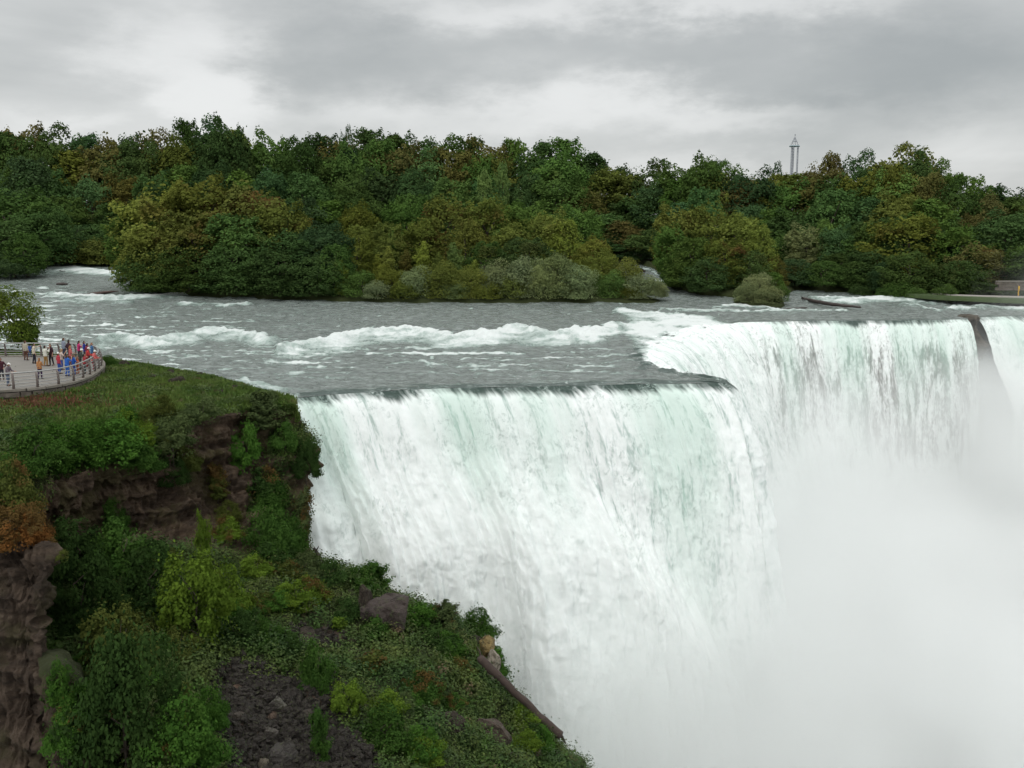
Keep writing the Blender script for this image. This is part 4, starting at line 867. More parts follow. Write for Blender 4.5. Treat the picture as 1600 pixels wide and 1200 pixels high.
S(4, 610, 905, 30, 26, 'gy', 0, 'wispy shoot beside the spiky ridge bush')
EDGE = [(645, 948), (670, 965), (700, 985), (720, 995), (735, 1010), (520, 900), (545, 908), (490, 650), (463, 650), (480, 700)]
rs_ = random.Random(5)
cols = ['dk', 'gr', 'ol', 'lu', 'yg', 'gy']
tries = 0
while len(NEAR) < 185 and tries < 2500:
    tries += 1
    u = rs_.uniform(90, 880); v = rs_.uniform(640, 1195)
    if v < 880 and rs_.random() < .35: continue
    if u > 440 and v < 900: continue
    sc_ = math.exp(-((u-430)/120)**2-((v-1110)/75)**2)+math.exp(-((u-520)/120)**2-((v-1190)/50)**2)
    if sc_ > .35 or ((u-150)/90)**2+((v-790)/50)**2 < 1 or ((u-335)/40)**2+((v-720)/60)**2 < 1 or ((u-610)/50)**2+((v-950)/40)**2 < 1: continue
    if ((u-770)/45)**2+((v-1150)/40)**2 < 1: continue
    h = hit(u, v)
    if h is None or h[1].z < .05: continue
    s_ = rs_.uniform(20, 66)
    w_ = 'slope' if v > 880 else 'face'
    S(rs_.choice([0, 1, 2, 0, 4]), u, v, s_*1.15, s_*rs_.uniform(.55, .85), rs_.choices(cols, [3, 4, 3, 2, 2, 2])[0], .0 if rs_.random() < .8 else rs_.uniform(.2, .55), None, w_)
for w_, txt, grp in (('slope', 'scattered on the talus slope', 'bushes scattered on the talus slope'), ('face', 'growing on the cliff and its rim', 'bushes growing on the cliff')):
    R_ = [f for f in NEAR if f[3] == w_ and f[5] is None]; R_.sort(key=lambda f: f[1]); cnt = {}
    for f in R_:
        i = cnt.get(f[4], 0); cnt[f[4]] = i+1; f[0]['label'] = f"{ordw(i)} small {NW[f[4]]} bush from the left {txt}"; f[0]['group'] = grp
for f in NEAR:
    if f[5]: f[0]['label'] = f[5]; f[0]['group'] = 'shrubs and small trees of the cliff'
# ------------------------------------------------------------------ ground cover: leaves and grass blades that nobody could count
def scatter(G, N, wgt, n, seed, lift=.05, jitter=.12):
    rs = np.random.RandomState(seed); nr, nc = wgt.shape
    a = np.linalg.norm(np.cross(np.gradient(G, axis=0), np.gradient(G, axis=1)), axis=2); p = (wgt*a).ravel(); p = p/p.sum()
    i = rs.choice(len(p), n, p=p); C = G.reshape(-1, 3)[i]+rs.normal(size=(n, 3))*jitter; Nn = N.reshape(-1, 3)[i]
    C = C+Nn*lift; return C, Nn, i, rs
Nf = normals(G2)
if Nf[60, 200, 2] < 0: Nf = -Nf
vis = (U_ > -40)*(U_ < 1000)*(V_ < 1230)*(V_ > 540)*(RS > -.1)*(CS < 10.2)
flor = NT('ground_cover_leaves'); t = flor; ti, au = t.attr('tint'), t.attr('autumn')
P = t.obj(); big = t.noise(P, .30, 5, .65); md = t.noise(P, .9, 3, .6)
ga = t.attr('lawn')
c1 = t.mix(t.maprange(big, .35, .65), (.028, .062, .014, 1), (.072, .100, .022, 1)); c1 = t.mix(t.maprange(md, .5, .72), c1, (.050, .105, .018, 1)); c1 = t.mix(t.maprange(t.noise(P, .5, 4, .6), .6, .72), c1, (.105, .075, .042, 1))
c2 = t.mix(t.maprange(big, .35, .62), (.055, .110, .018, 1), (.105, .160, .032, 1)); c2 = t.mix(t.maprange(md, .55, .72), c2, (.12, .105, .05, 1))
c = t.mix(ga, c1, c2); c = t.mix(au, c, (.15, .075, .04, 1))
c = t.mix(1.0, c, t.mix(ti, (.62, .63, .68, 1), (1.42, 1.36, 1.35, 1)), 'MULTIPLY')
t.principled(c, .7, None, spec=.2)
def cover(name, wgt, n, size, seed, lawn, label, redmap=None, lift=.08, up=.5, aspect=.7, jit=.12):
    C, Nn, i, rs = scatter(G2, Nf, wgt*vis, n, seed, lift, jit)
    nn = Nn+rs.normal(size=Nn.shape)*.5; nn[:, 2] += up; nn /= np.linalg.norm(nn, axis=1)[:, None]
    if lawn: # upright blades
        a = rs.normal(size=(n, 3))*.35; a[:, 2] = 1; a /= np.linalg.norm(a, axis=1)[:, None]; b = rs.normal(size=(n, 3)); b[:, 2] = 0; b /= np.linalg.norm(b, axis=1)[:, None]
        hgt = size*rs.uniform(.5, 1.5, n)[:, None]; wd = hgt*.28
        V = np.stack([C-b*wd, C+b*wd, C+a*hgt+b*wd*.2, C+a*hgt-b*wd*.2], 1).reshape(-1, 3); Fc = np.arange(4*n).reshape(-1, 4)
    else: V, Fc = quads(C, nn, size, rs, aspect)
    me = mesh_np(name, V, Fc, smooth=False); clump = .5+.5*fbm(C[:, 0]*.9, C[:, 1]*.9, C[:, 2]*.9+seed, 3)
    attr(me, 'tint', np.repeat(np.clip(.55*clump+.45*rs.rand(n), 0, 1), 4)); attr(me, 'lawn', np.full(4*n, 1.0 if lawn else 0.0))
    au_ = np.zeros(n) if redmap is None else (rs.rand(n) < redmap.reshape(-1)[i]).astype(float)
    attr(me, 'autumn', np.repeat(au_, 4))
    return tag(link(name, me, flor.m), label, kind='stuff')
redm = blobm(60, 628, 100, 10)*.9
bushy = np.clip(.5+.9*fbm(x*.45, y*.45, z*.45+9, 3), .05, 1)
cover('grass', grass*(RS > .1)*(1-.6*redm), 150000, .17, 1, True, 'green and straw coloured grass on the clifftop', redm, 0, 0, jit=.05)
cover('ground_cover', (np.clip(veg-.1, 0, 1)*(RS > 2.3)*bushy), 380000, .125, 2, False, 'weeds and creepers covering the cliff ledges and talus slope', None, .12)
cover('meadow_weeds', grass*(RS > .3)*np.clip(fbm(x*.35, y*.35, 8, 3)*2.2-.1, 0, 1)*(1-redm), 26000, .13, 4, False, 'patches of low leafy weeds in the clifftop grass', None, .16, jit=.12)
cover('tall_weeds', (np.clip(veg-.45, 0, 1)*(RS > 2.6)*np.clip(fbm(x*.3, y*.3, z*.3, 3)*2, 0, 1)), 170000, .15, 3, False, 'taller leafy weeds standing in clumps on the slope', None, .45, jit=.3)

# ------------------------------------------------------------------ viewing terrace with its curved railing
PAVE = flat_mat('paving', (.20, .185, .165), .85, .2, 1.2, bump=.4); STONE = flat_mat('wall_stone', (.135, .115, .095), .95, .5, 2.5, bump=.8); COPE = flat_mat('coping_stone', (.22, .20, .17), .9, .3, 2, bump=.6)
STEEL = flat_mat('galvanised_pipe', (.40, .40, .39), .45, .15, 6, .6); POST = flat_mat('dark_post_paint', (.15, .12, .11), .6, .3, 6)
FZ = 1.5
tp = [PZ(u, v, FZ) for u, v in [(-330, 640), (-200, 628), (-100, 619), (0, 611), (40, 608.5), (80, 604), (110, 598.5), (132, 591), (150, 581), (159, 571), (152, 562), (120, 557.5), (60, 557), (0, 557), (-100, 556), (-330, 556)]]
TP, TS, _ = resample(np.array(tp), .35)
terr = empty('viewing_terrace', tuple(TP[len(TP)//2]))
def local(o, V): return [tuple(np.array(v)-np.array(o.location)) for v in V]
tag(terr, 'curved paved overlook terrace crowded with visitors above the grassy clifftop', 'terrace')
mb = MB(); n = len(TP); top = [(p[0], p[1], FZ) for p in TP]; bot = [(p[0], p[1], FZ-.12) for p in TP]
mb.add(local(terr, top+bot), [tuple(range(n))[::-1], tuple(range(n, 2*n))]+[(i, i+1, n+i+1, n+i) for i in range(n-1)])
link('floor', mb.mesh('floor'), PAVE, terr)
cen = TP.mean(0); out = TP-cen; out[:, 2] = 0; out /= np.linalg.norm(out, axis=1)[:, None]
mbw = MB(); k = 0
rr_ = random.Random(3)
for lay in range(3):
    s = 0.0
    while s < TS[-1]-1.2:
        Lb = rr_.uniform(.55, 1.1); a = np.array([np.interp(s, TS, TP[:, j]) for j in range(3)]); b = np.array([np.interp(min(s+Lb, TS[-1]), TS, TP[:, j]) for j in range(3)])
        m_ = (a+b)/2; rz = math.atan2(b[1]-a[1], b[0]-a[0]); o_ = np.array((math.sin(rz), -math.cos(rz)))*(-.08+rr_.uniform(-.05, .06)+.05*(2-lay)); h_ = .36
        mbw.box((m_[0]+o_[0]-terr.location.x, m_[1]+o_[1]-terr.location.y, FZ-.14-.36*(lay+.5)-terr.location.z), (Lb*.95, .5, h_*.93), rz, .03); s += Lb
link('retaining_wall', mbw.mesh('retaining_wall'), STONE, terr)
mbc = MB(); s = 0.
while s < TS[-1]-1.2:
    Lb = rr_.uniform(.9, 1.5); a = np.array([np.interp(s, TS, TP[:, j]) for j in range(3)]); b = np.array([np.interp(min(s+Lb, TS[-1]), TS, TP[:, j]) for j in range(3)])
    m_ = (a+b)/2; rz = math.atan2(b[1]-a[1], b[0]-a[0]); o_ = np.array((math.sin(rz), -math.cos(rz)))*.02
    mbc.box((m_[0]+o_[0]-terr.location.x, m_[1]+o_[1]-terr.location.y, FZ+.005-terr.location.z), (Lb*.97, .55, .17), rz, .015); s += Lb
link('coping', mbc.mesh('coping'), COPE, terr)
RO = np.array(local(terr, [(p[0]+o_[0]*-.05, p[1]+o_[1]*-.05, FZ+.09) for p, o_ in zip(TP, out)]))
rl = empty('railing', terr.location); tag(rl, 'curved metal railing with dark bent posts around the overlook terrace', 'railing')
for hz, off, r_ in ((1.15, -.16, .055), (.88, -.02, .03), (.64, .04, .03), (.40, .05, .03), (.17, .03, .03)):
    mb = MB(); mb.tube(RO+out*off+np.array((0, 0, hz)), r_, 6); link('handrail' if hz > 1 else 'rail', mb.mesh('rail', True), STEEL, rl)
s = .5
while s < TS[-1]:
    p = np.array([np.interp(s, TS, RO[:, j]) for j in range(3)]); o_ = np.array([np.interp(s, TS, out[:, j]) for j in range(3)])
    mb = MB(); mb.tube([p+o_*a_+np.array((0, 0, z_)) for a_, z_ in ((0.02, -.1), (.06, .3), (.06, .6), (0, .9), (-.14, 1.14))], [.10, .09, .085, .08, .07], 6)
    link('post', mb.mesh('post', True), POST, rl); s += 1.62
# ------------------------------------------------------------------ people
def cloth_mat(name, rough=.85):
    t = NT(name); oi = t.n('ObjectInfo'); n = t.noise(t.obj(), 9, 3)
    t.principled(t.mix(1.0, oi.outputs['Color'], t.mix(n, (.7, .7, .7, 1), (1.2, 1.2, 1.2, 1)), 'MULTIPLY'), rough, None, spec=.25); return t.m
CLOTH = cloth_mat('cloth'); SKIN = cloth_mat('skin', .55); EYE = flat_mat('eye', (.02, .015, .012), .3)
def caps(segs, voxel, name):
    mb = MB()
    for (a, b, r1, r2) in segs:
        a, b = Vector(a), Vector(b); L = (b-a).length
        t_ = (b-a).normalized() if L > 1e-6 else Vector((0, 0, 1))
        pts = []; rs = []
        for ph in (-80, -50, -20): pts.append(a+t_*r1*math.sin(rad(ph))); rs.append(r1*math.cos(rad(ph)))
        for ph in (20, 50, 80): pts.append(b+t_*r2*math.sin(rad(ph))); rs.append(r2*math.cos(rad(ph)))
        mb.tube(pts, rs, 10)
    me = mb.mesh(name); o = bpy.data.objects.new('tmp', me); COL.objects.link(o)
    m = o.modifiers.new('r', 'REMESH'); m.mode = 'VOXEL'; m.voxel_size = voxel; m.use_smooth_shade = True
    s_ = o.modifiers.new('s', 'SMOOTH'); s_.iterations = 2; s_.factor = .5
    dg = bpy.context.evaluated_depsgraph_get(); me2 = bpy.data.meshes.new_from_object(o.evaluated_get(dg)); me2.name = name
    bpy.data.objects.remove(o); bpy.data.meshes.remove(me); return me2
def pose(arms, lean=0.0, step=.0, child=False, female=False):
    """arms: for each side (elbow, wrist) offsets from the shoulder; figure faces +Y, feet at z=0"""
    sw = .175 if female else .195; hipw = .095
    def tl(p): # lean the upper body forward about the hips
        x_, y_, z_ = p; d_ = max(0, z_-.95); return (x_, y_+d_*math.sin(lean), .95+d_*math.cos(lean) if z_ > .95 else z_)
    body, top, tro, hair, shoe = [], [], [], [], []
    hd = tl((0, .025, 1.625)); nk = tl((0, 0, 1.47)); ch = tl((0, .0, 1.30)); wa = tl((0, .01, 1.08))
    body += [(tl((0, .01, 1.60)), tl((0, .02, 1.655)), .082, .092), (tl((0, .035, 1.555)), tl((0, .03, 1.60)), .05, .07), (tl((0, .112, 1.60)), tl((0, .105, 1.635)), .014, .008), (tl((0, .095, 1.565)), tl((0, .09, 1.565)), .018, .018),
             (nk, tl((0, .01, 1.56)), .055, .05), (tl((-.085, .0, 1.6)), tl((-.088, -.005, 1.635)), .014, .016), (tl((.085, .0, 1.6)), tl((.088, -.005, 1.635)), .014, .016)]
    body += [(tl((-sw*.7, 0, 1.38)), tl((sw*.7, 0, 1.38)), .085, .085), (tl((-.06, 0, 1.15)), tl((-.08, 0, 1.32)), .10, .12), (tl((.06, 0, 1.15)), tl((.08, 0, 1.32)), .10, .12), ((-.06, 0, .95), (.06, 0, .95), .125, .125)]
    top += [(tl((-sw*.75, 0, 1.39)), tl((sw*.75, 0, 1.39)), .10, .10), (tl((-.07, 0, 1.02)), tl((-.09, 0, 1.32)), .125, .135), (tl((.07, 0, 1.02)), tl((.09, 0, 1.32)), .125, .135), ((-.08, 0, .93), (.08, 0, .93), .135, .135), (tl((0, 0, 1.4)), tl((0, 0, 1.49)), .10, .075)]
    for sd, (el_, wr) in zip((-1, 1), arms):
        sh = Vector(tl((sd*sw, 0, 1.40))); e = sh+Vector((sd*el_[0], el_[1], el_[2])); w_ = sh+Vector((sd*wr[0], wr[1], wr[2])); dn = (w_-e).normalized()
        body += [(sh, e, .055, .042), (e, w_, .042, .028)]; top += [(sh, e, .072, .058)]
        top += [(e, e+(w_-e)*.75, .058, .045)] if not female else []
        side = dn.cross(Vector((0, 0, 1)) if abs(dn.z) < .9 else Vector((0, 1, 0))).normalized(); palm = w_+dn*.085
        body += [(w_, palm, .026, .030), (w_+side*.02, palm+side*.02, .022, .017), (w_-side*.02, palm-side*.02, .022, .017)]
        cu = dn.cross(side)
        for q, (of, ln) in enumerate(((-.030, .062), (-.010, .078), (.010, .072), (.030, .055))):
            b0 = palm+side*of*1.15; m_ = b0+dn*ln*.55+cu*.008; body += [(b0, m_, .0105, .0095), (m_, m_+dn*ln*.4+cu*.02, .0095, .008)]
        b0 = w_+dn*.03-side*.03; body += [(b0, b0+dn*.035-side*.03, .013, .011), (b0+dn*.035-side*.03, b0+dn*.062-side*.036, .011, .009)]
        hx = sd*hipw; kn = Vector((hx*1.15, .03+sd*step*.5, .50)); an = Vector((hx*1.25, -.02+sd*step, .09))
        body += [((hx, 0, .92), kn, .088, .058), (kn, an, .058, .036), (an, an+Vector((sd*.02, .14, -.045)), .04, .035)]
        tro += [((hx*.8, 0, .93), kn, .11, .078), (kn, an+Vector((0, 0, .03)), .078, .062)]
        shoe += [(an+Vector((0, -.03, -.045)), an+Vector((sd*.02, .16, -.05)), .045, .042), (an+Vector((0, 0, -.02)), an, .048, .045)]
    tro += [((-.07, 0, .96), (.07, 0, .96), .128, .128)]
    hair += [(tl((0, -.012, 1.625)), tl((0, .005, 1.69)), .094, .088), (tl((0, -.04, 1.56)), tl((0, -.03, 1.62)), .06, .08)]
    if female: hair += [(tl((0, -.07, 1.42)), tl((0, -.055, 1.58)), .055, .075)]
    cap = [(tl((0, 0, 1.68)), tl((0, .005, 1.70)), .098, .090), (tl((-.05, .10, 1.675)), tl((.05, .10, 1.675)), .03, .03), (tl((-.04, .15, 1.665)), tl((.04, .15, 1.665)), .022, .022)]
    b = caps(body, .0095, 'body'); nb = len(b.polygons)
    b.materials.clear(); b.materials.append(SKIN); b.materials.append(EYE)
    bm = bmesh.new(); bm.from_mesh(b)
    for sd in (-1, 1):
        r_ = bmesh.ops.create_icosphere(bm, subdivisions=1, radius=.013, matrix=Matrix.Translation(Vector(tl((sd*.034, .098, 1.635)))))
        for v_ in r_['verts']:
            for f_ in v_.link_faces: f_.material_index = 1
    bm.to_mesh(b); bm.free()
    d_ = dict(body=b, top=caps(top, .018, 'top'), trousers=caps(tro, .018, 'trousers'), hair=caps(hair, .013, 'hair'), cap=caps(cap, .012, 'cap'), shoes=caps(shoe, .014, 'shoes'))
    for k_ in ('top', 'trousers', 'hair', 'cap', 'shoes'): d_[k_].materials.clear(); d_[k_].materials.append(CLOTH)
    return d_
DOWN = ((.05, -.01, -.29), (.05, .08, -.54)); REST = ((.06, .10, -.26), (.02, .36, -.30)); CAM_ = ((.10, .16, -.16), (-.06, .34, .10)); HIP = ((.16, -.06, -.24), (.02, .05, -.42)); POINT = ((.10, .26, -.02), (.10, .50, .06))
POSES = [pose((DOWN, DOWN), 0, .03), pose((REST, REST), .22, .04), pose((CAM_, CAM_), -.02, .05), pose((DOWN, REST), .05, .06, female=True), pose((REST, CAM_), .08, .04, female=True), pose((HIP, DOWN), 0, .05), pose((POINT, DOWN), .05, .08)]
def person(u, v, ps, rz, topc, troc, hairc, label, hgt=1.0, cap=False, skin=(.42, .24, .17), z=FZ+.004, zd=None, grp='visitors on the overlook terrace'):
    p = PZ(u, v, z) if zd is None else np.array(zd)
    o = empty('person', tuple(p), rad(rz)); o.scale = (hgt,)*3; M_ = POSES[ps]
    for nm, c in (('body', skin), ('top', topc), ('trousers', troc), ('hair', hairc), ('shoes', (.05, .045, .04))):
        q = link(nm, M_[nm], None, o); q.color = (*c, 1)
    if cap: q = link('cap', M_['cap'], None, o); q.color = (*cap, 1)
    tag(o, label, 'person', grp); return o
K_ = (.02, .016, .014); BR = (.09, .05, .03); BL = (.35, .24, .12); WH = (.8, .8, .78); NAVY = (.02, .025, .06)
person(3, 594, 5, 200, (.07, .02, .03), (.03, .03, .04), K_, 'person in a dark maroon jacket half cut off by the left edge')
person(13, 603, 1, -95, (.16, .13, .15), (.12, .15, .22), BR, 'person in a white cap and jeans leaning on the near railing', cap=WH)
person(41, 563, 0, -20, (.42, .38, .30), (.11, .05, .035), BR, 'person in a khaki shirt and brown shorts beneath the tree')
person(47, 558, 3, 10, (.04, .10, .34), (.03, .05, .14), K_, 'small person in blue just behind the man in cream', .68)
person(54, 568, 6, -60, (.62, .54, .42), (.02, .02, .03), K_, 'person in a cream shirt and black trousers pointing right')
person(72, 572, 2, -30, (.68, .68, .60), (.30, .17, .05), K_, 'person in a white shirt and ochre trousers taking a picture')
person(81, 571, 3, 160, (.05, .022, .028), (.02, .018, .025), BR, 'person in a dark maroon top and black trousers beside the photographer', 1.06)
person(63, 592, 3, -10, (.42, .20, .08), (.05, .03, .07), (.30, .15, .07), 'person with an orange top standing close to the near railing', .94)
person(101, 561, 0, -40, (.24, .27, .34), (.04, .05, .08), BR, 'tall person in a pale blue grey shirt at the far railing', 1.08)
person(109, 562, 5, -30, (.05, .02, .03), (.03, .03, .04), K_, 'dark haired person in a dark burgundy coat next to the pale blue grey shirt')
person(111, 572, 3, -60, (.50, .14, .14), (.12, .05, .05), (.34, .17, .07), 'ginger haired person in a salmon red top amid the group')
person(97, 578, 4, -70, (.55, .45, .40), (.05, .08, .28), BL, 'fair haired person behind the red and white top')
person(93, 584, 5, -50, (.46, .05, .07), (.04, .09, .32), BR, 'person in a red top with a white cap left of the blue raincoats', cap=WH)
person(106, 588, 4, -30, (.03, .13, .50), (.03, .12, .44), BR, 'person in a bright blue raincoat in the front of the group')
person(116, 586, 3, -45, (.025, .11, .44), (.04, .09, .33), (.12, .07, .05), 'second blue raincoat, standing right behind the first one', .95)
person(124, 563, 4, -60, (.50, .04, .16), (.04, .03, .05), K_, 'dark haired person in a magenta top at the far railing')
person(133, 564, 0, -70, (.03, .04, .26), (.03, .03, .06), K_, 'person in a navy blue top right of the magenta one')
person(126, 578, 1, -75, (.06, .07, .06), (.05, .05, .05), BR, 'person in a dark green jacket and white cap mid group', cap=WH)
person(122, 585, 3, -50, (.50, .13, .06), (.42, .13, .06), (.25, .1, .05), 'small person all in orange red by the railing', .82)
person(137, 575, 1, -70, (.48, .05, .05), (.20, .03, .03), BR, 'person in a red jacket and white cap behind the coral jacket', cap=WH)
person(147, 580, 1, -85, (.68, .16, .15), (.30, .05, .07), (.2, .1, .05), 'person in a coral jacket and white cap at the end of the railing', cap=WH)
person(145, 567, 0, -80, (.06, .15, .32), (.04, .05, .08), (.26, .11, .05), 'red haired person in a teal blue jacket at the far corner')
person(138, 566, 5, -40, (.22, .03, .06), (.03, .03, .05), K_, 'person in a dark crimson top between navy and teal blue', .95)
person(133, 584, 3, -70, (.38, .05, .06), (.10, .12, .12), K_, 'person in a brick red top close to the curved railing', .95)
# ------------------------------------------------------------------ tree at the terrace
T = TK[1]; tz = PZ(40, 547, .9)
o = empty('broadleaf_tree', tuple(tz)); o.scale = (.62, .62, .40)
mt_, Lm = crown('crown', 'dome', 40, 9000, .24, 77, 6.6, 5.6, .17, .16); mt_.materials.clear(); mt_.materials.append(LEAF)
o.scale = (1, 1, 1); c_ = link('crown', mt_, None, o); c_.location = (-1.9, 0, .35); c_.color = (.085, .125, .022, .95)
mt2, L2 = crown('crown', 'dome', 14, 2600, .22, 78, 2.8, 2.6, .24, .1); c2_ = link('branch_foliage', mt2, None, o); c2_.location = (0.1, -.2, .25); c2_.color = (.06, .10, .02, 1)
mb = MB(); mb.tube([(0, 0, -.5), (.05, 0, .8), (-.3, 0, 2.0), (-1.2, 0, 3.4), (-1.9, 0, 4.8)], [.24, .2, .17, .12, .05], 8); mb.tube([(0, 0, 1.2), (.4, 0, 2.0), (.6, 0, 2.7)], [.1, .07, .03], 6); mb.tube([(-.5, 0, 2.3), (-1.9, .3, 3), (-3.2, .4, 3.8)], [.11, .08, .03], 6)
link('trunk', mb.mesh('trunk', True), BARK, o); tag(o, 'small yellow green tree leaning over the back of the overlook terrace', 'tree')
# ------------------------------------------------------------------ boulders, slabs and driftwood
BMESH = [blob_rock('boulder', None, (1, 1, 1), 50+i, .34, 4, 1.9) for i in range(7)]
for m_ in BMESH: m_.materials.append(ROCK)
def boulder(u, v, wpx, hpx, col, label, k=None, rz=None, depth=None, name='boulder', grp=None, sink=.25, y=None, tilt=0):
    h = hit(u, v) if y is None else (Vector(PY(u, v, y)), Vector((0, 0, 1)))
    if h is None: return None
    p = h[0]; D = p.y; k = k if k is not None else rr_.randrange(7)
    o = bpy.data.objects.new(name, BMESH[k]); COL.objects.link(o); w_ = wpx/F*D; hh2 = hpx/F*D; dd = depth or w_*.8
    o.location = p+h[1]*hh2*(.5-sink)*.6; o.scale = (w_*.95, dd, hh2*1.05); o.rotation_euler = (rr_.uniform(-.2, .2), tilt+rr_.uniform(-.15, .15), rz if rz is not None else rr_.uniform(0, 6))
    o.color = (*col, 1); tag(o, label, 'rock', grp); return o
DKR = (.043, .034, .027); GRR = (.066, .057, .048); TAN = (.15, .105, .065)
boulder(595, 962, 84, 74, (.062, .050, .046), 'large dark purplish boulder on the ridge beneath the spiky bush', 1, .4, tilt=.25, sink=.1); boulder(563, 950, 34, 60, DKR, 'narrow dark block against the left side of the ridge boulder', 2)
boulder(762, 1016, 34, 30, (.22, .165, .07), 'yellowish angular rock perched at the ridge end above the fallen trunk', 3, .3, y=62.2); boulder(768, 1045, 30, 44, (.30, .27, .22), 'pale grey rock below the yellowish perched one', 4, 1.0, y=61.6)
boulder(772, 1152, 66, 50, (.085, .066, .055), 'broad flat slab low on the slope near the fallen trunk', 5, .6, tilt=.35, sink=.2); boulder(735, 1005, 30, 24, DKR, 'dark rock on the ridge just left of the yellowish one')
boulder(430, 1104, 36, 24, (.12, .115, .10), 'pale flat slab in the upper scree', 0, .5, tilt=.4); boulder(371, 1078, 20, 15, (.15, .10, .075), 'small tan rock at the top of the scree'); boulder(375, 1124, 24, 16, (.10, .085, .072), 'grey brown rock at the left of the scree')
boulder(424, 1118, 22, 13, (.12, .085, .065), 'narrow reddish rock under the pale slab'); boulder(478, 1120, 28, 20, GRR, 'grey block at the right of the scree'); boulder(418, 1148, 34, 20, (.11, .10, .09), 'long grey slab in the middle of the scree')
boulder(436, 1186, 62, 34, (.062, .056, .052), 'large dark slab at the bottom of the scree', 2); boulder(405, 1198, 32, 20, (.16, .14, .11), 'pale rock at the bottom edge beside the large dark slab'); boulder(500, 1135, 24, 26, DKR, 'dark upright rock right of the long grey slab')
boulder(470, 1000, 70, 26, DKR, 'low dark rock ledge crossing the talus below the grassy shelf', 4); boulder(560, 1030, 60, 26, DKR, 'dark ledge rock right of the low ledge', 1); boulder(700, 1140, 50, 46, DKR, 'dark brown rock face left of the broad flat slab', 6)
for i, (a, b, w_, c, l) in enumerate([(812, 1092, 16, DKR, 'small dark rock just under the middle of the fallen trunk'), (826, 1106, 18, TAN, 'small tan rock beneath the fallen trunk'), (838, 1118, 16, GRR, 'grey rock beside the tan one under the trunk'), (846, 1160, 20, (.25, .19, .09), 'yellow brown rock near the lower end of the fallen trunk'),
        (890, 1168, 26, (.10, .07, .055), 'squared brown rock at the lowest corner of the slope'), (868, 1184, 24, DKR, 'dark rock at the bottom corner near the spray'), (812, 1150, 20, (.10, .07, .055), 'flat brownish rock between the slab and the trunk'), (836, 1182, 26, (.12, .085, .06), 'reddish slab at the bottom edge near the corner'), (800, 1186, 26, DKR, 'dark slab at the bottom edge left of the reddish one'), (792, 1070, 12, GRR, 'little grey rock at the upper side of the trunk')]):
    boulder(a, b, w_, w_*.7, c, l)
for a, b, w_, l in [(196, 572, 20, 'rounded dark rock at the river edge beyond the terrace'), (276, 599, 24, 'dark rock in the clifftop grass'), (240, 591, 14, 'small brown rock in the grass left of the dark one'), (366, 607, 12, 'small dark rock at the tip of the shore'), (345, 613, 12, 'small brown rock in the grass near the shore tip'), (268, 583, 14, 'reddish rock on the shoreline of the clifftop'), (312, 588, 14, 'small shoreline rock right of the reddish one')]:
    boulder(a, b, w_, w_*.55, DKR, l, sink=.1)
i = 0; tries = 0; SR = []
while i < 90 and tries < 2000:
    tries += 1; u = rr_.gauss(440, 75); v = rr_.gauss(1125, 45)
    if v > 1196 or not 330 < u < 620 or ((u-430)/130)**2+((v-1125)/85)**2 > 1.15: continue
    w_ = rr_.uniform(7, 17); g_ = rr_.uniform(.7, 1.5); b_ = boulder(u, v, w_, w_*rr_.uniform(.45, .8), (.050*g_, .043*g_, .039*g_), '', grp='loose rocks of the scree', name='scree_rock')
    if b_: SR.append((u, b_)); i += 1
SR.sort(key=lambda q: q[0])
for j, (u, b_) in enumerate(SR): b_['label'] = f"{['first','second','third','fourth','fifth','sixth','seventh','eighth','ninth'][j//10]} decade, {ordw(j % 10)} loose rock counted across the scree"
for j, (u, b_) in enumerate(SR): b_['label'] = ('small grey brown rock lying loose in the dark scree patch')
# fine scree
C, Nn, ii, rs = scatter(G2, Nf, np.clip(scree*1.2-.15, 0, 1)*talus*vis, 9000, 9, .03, .05)
ico = bmesh.new(); bmesh.ops.create_icosphere(ico, subdivisions=1, radius=1); iv = np.array([v.co[:] for v in ico.verts]); iF = np.array([[v.index for v in f.verts] for f in ico.faces]); ico.free()
sz = rs.uniform(.05, .20, (len(C), 1, 1))*rs.uniform(.6, 1.3, (len(C), 1, 3))
Vs = iv[None]*sz*(1+.25*rs.normal(size=(len(C), len(iv), 1)))+C[:, None]; Fs = iF[None]+(np.arange(len(C))*len(iv))[:, None, None]
sc_o = link('scree', mesh_np('scree', Vs.reshape(-1, 3), Fs.reshape(-1, 3), smooth=False), ROCK); sc_o.color = (.040, .035, .031, 1); tag(sc_o, 'fine broken stone between the loose rocks of the slope', kind='stuff')
DRIFT = flat_mat('weathered_trunk', (.055, .037, .030), .9, .45, 3, bump=.8); WETW = flat_mat('wet_driftwood', (.045, .032, .028), .6, .4, 3, bump=.8)
def log(name, pts, rs, m, label, extra=()):
    o = empty(name, tuple(pts[0])); mb = MB(); L = [np.array(p)-np.array(pts[0]) for p in pts]
    P_, s_, ts_ = resample(np.array(L), max(.12, float(np.linalg.norm(L[-1]))/40)); rr = np.interp(ts_, range(len(rs)), rs)*(1+.12*fbm(s_*1.5, .3, len(label), 3))
    P_ = P_+np.c_[.05*fbm(s_*.8, 1, 2, 2), .05*fbm(s_*.8, 5, 2, 2), .06*fbm(s_*.8, 9, 2, 2)]
    mb.tube(P_, rr, 9); link('trunk', mb.mesh('trunk', True), m, o)
    for a, b, r1 in extra:
        mb = MB(); a = np.array(a)-np.array(pts[0]); b = np.array(b)-np.array(pts[0]); mb.tube([a, (a+b)/2+.05, b], [r1, r1*.7, r1*.25], 6); link('branch', mb.mesh('branch', True), m, o)
    return tag(o, label, 'log')
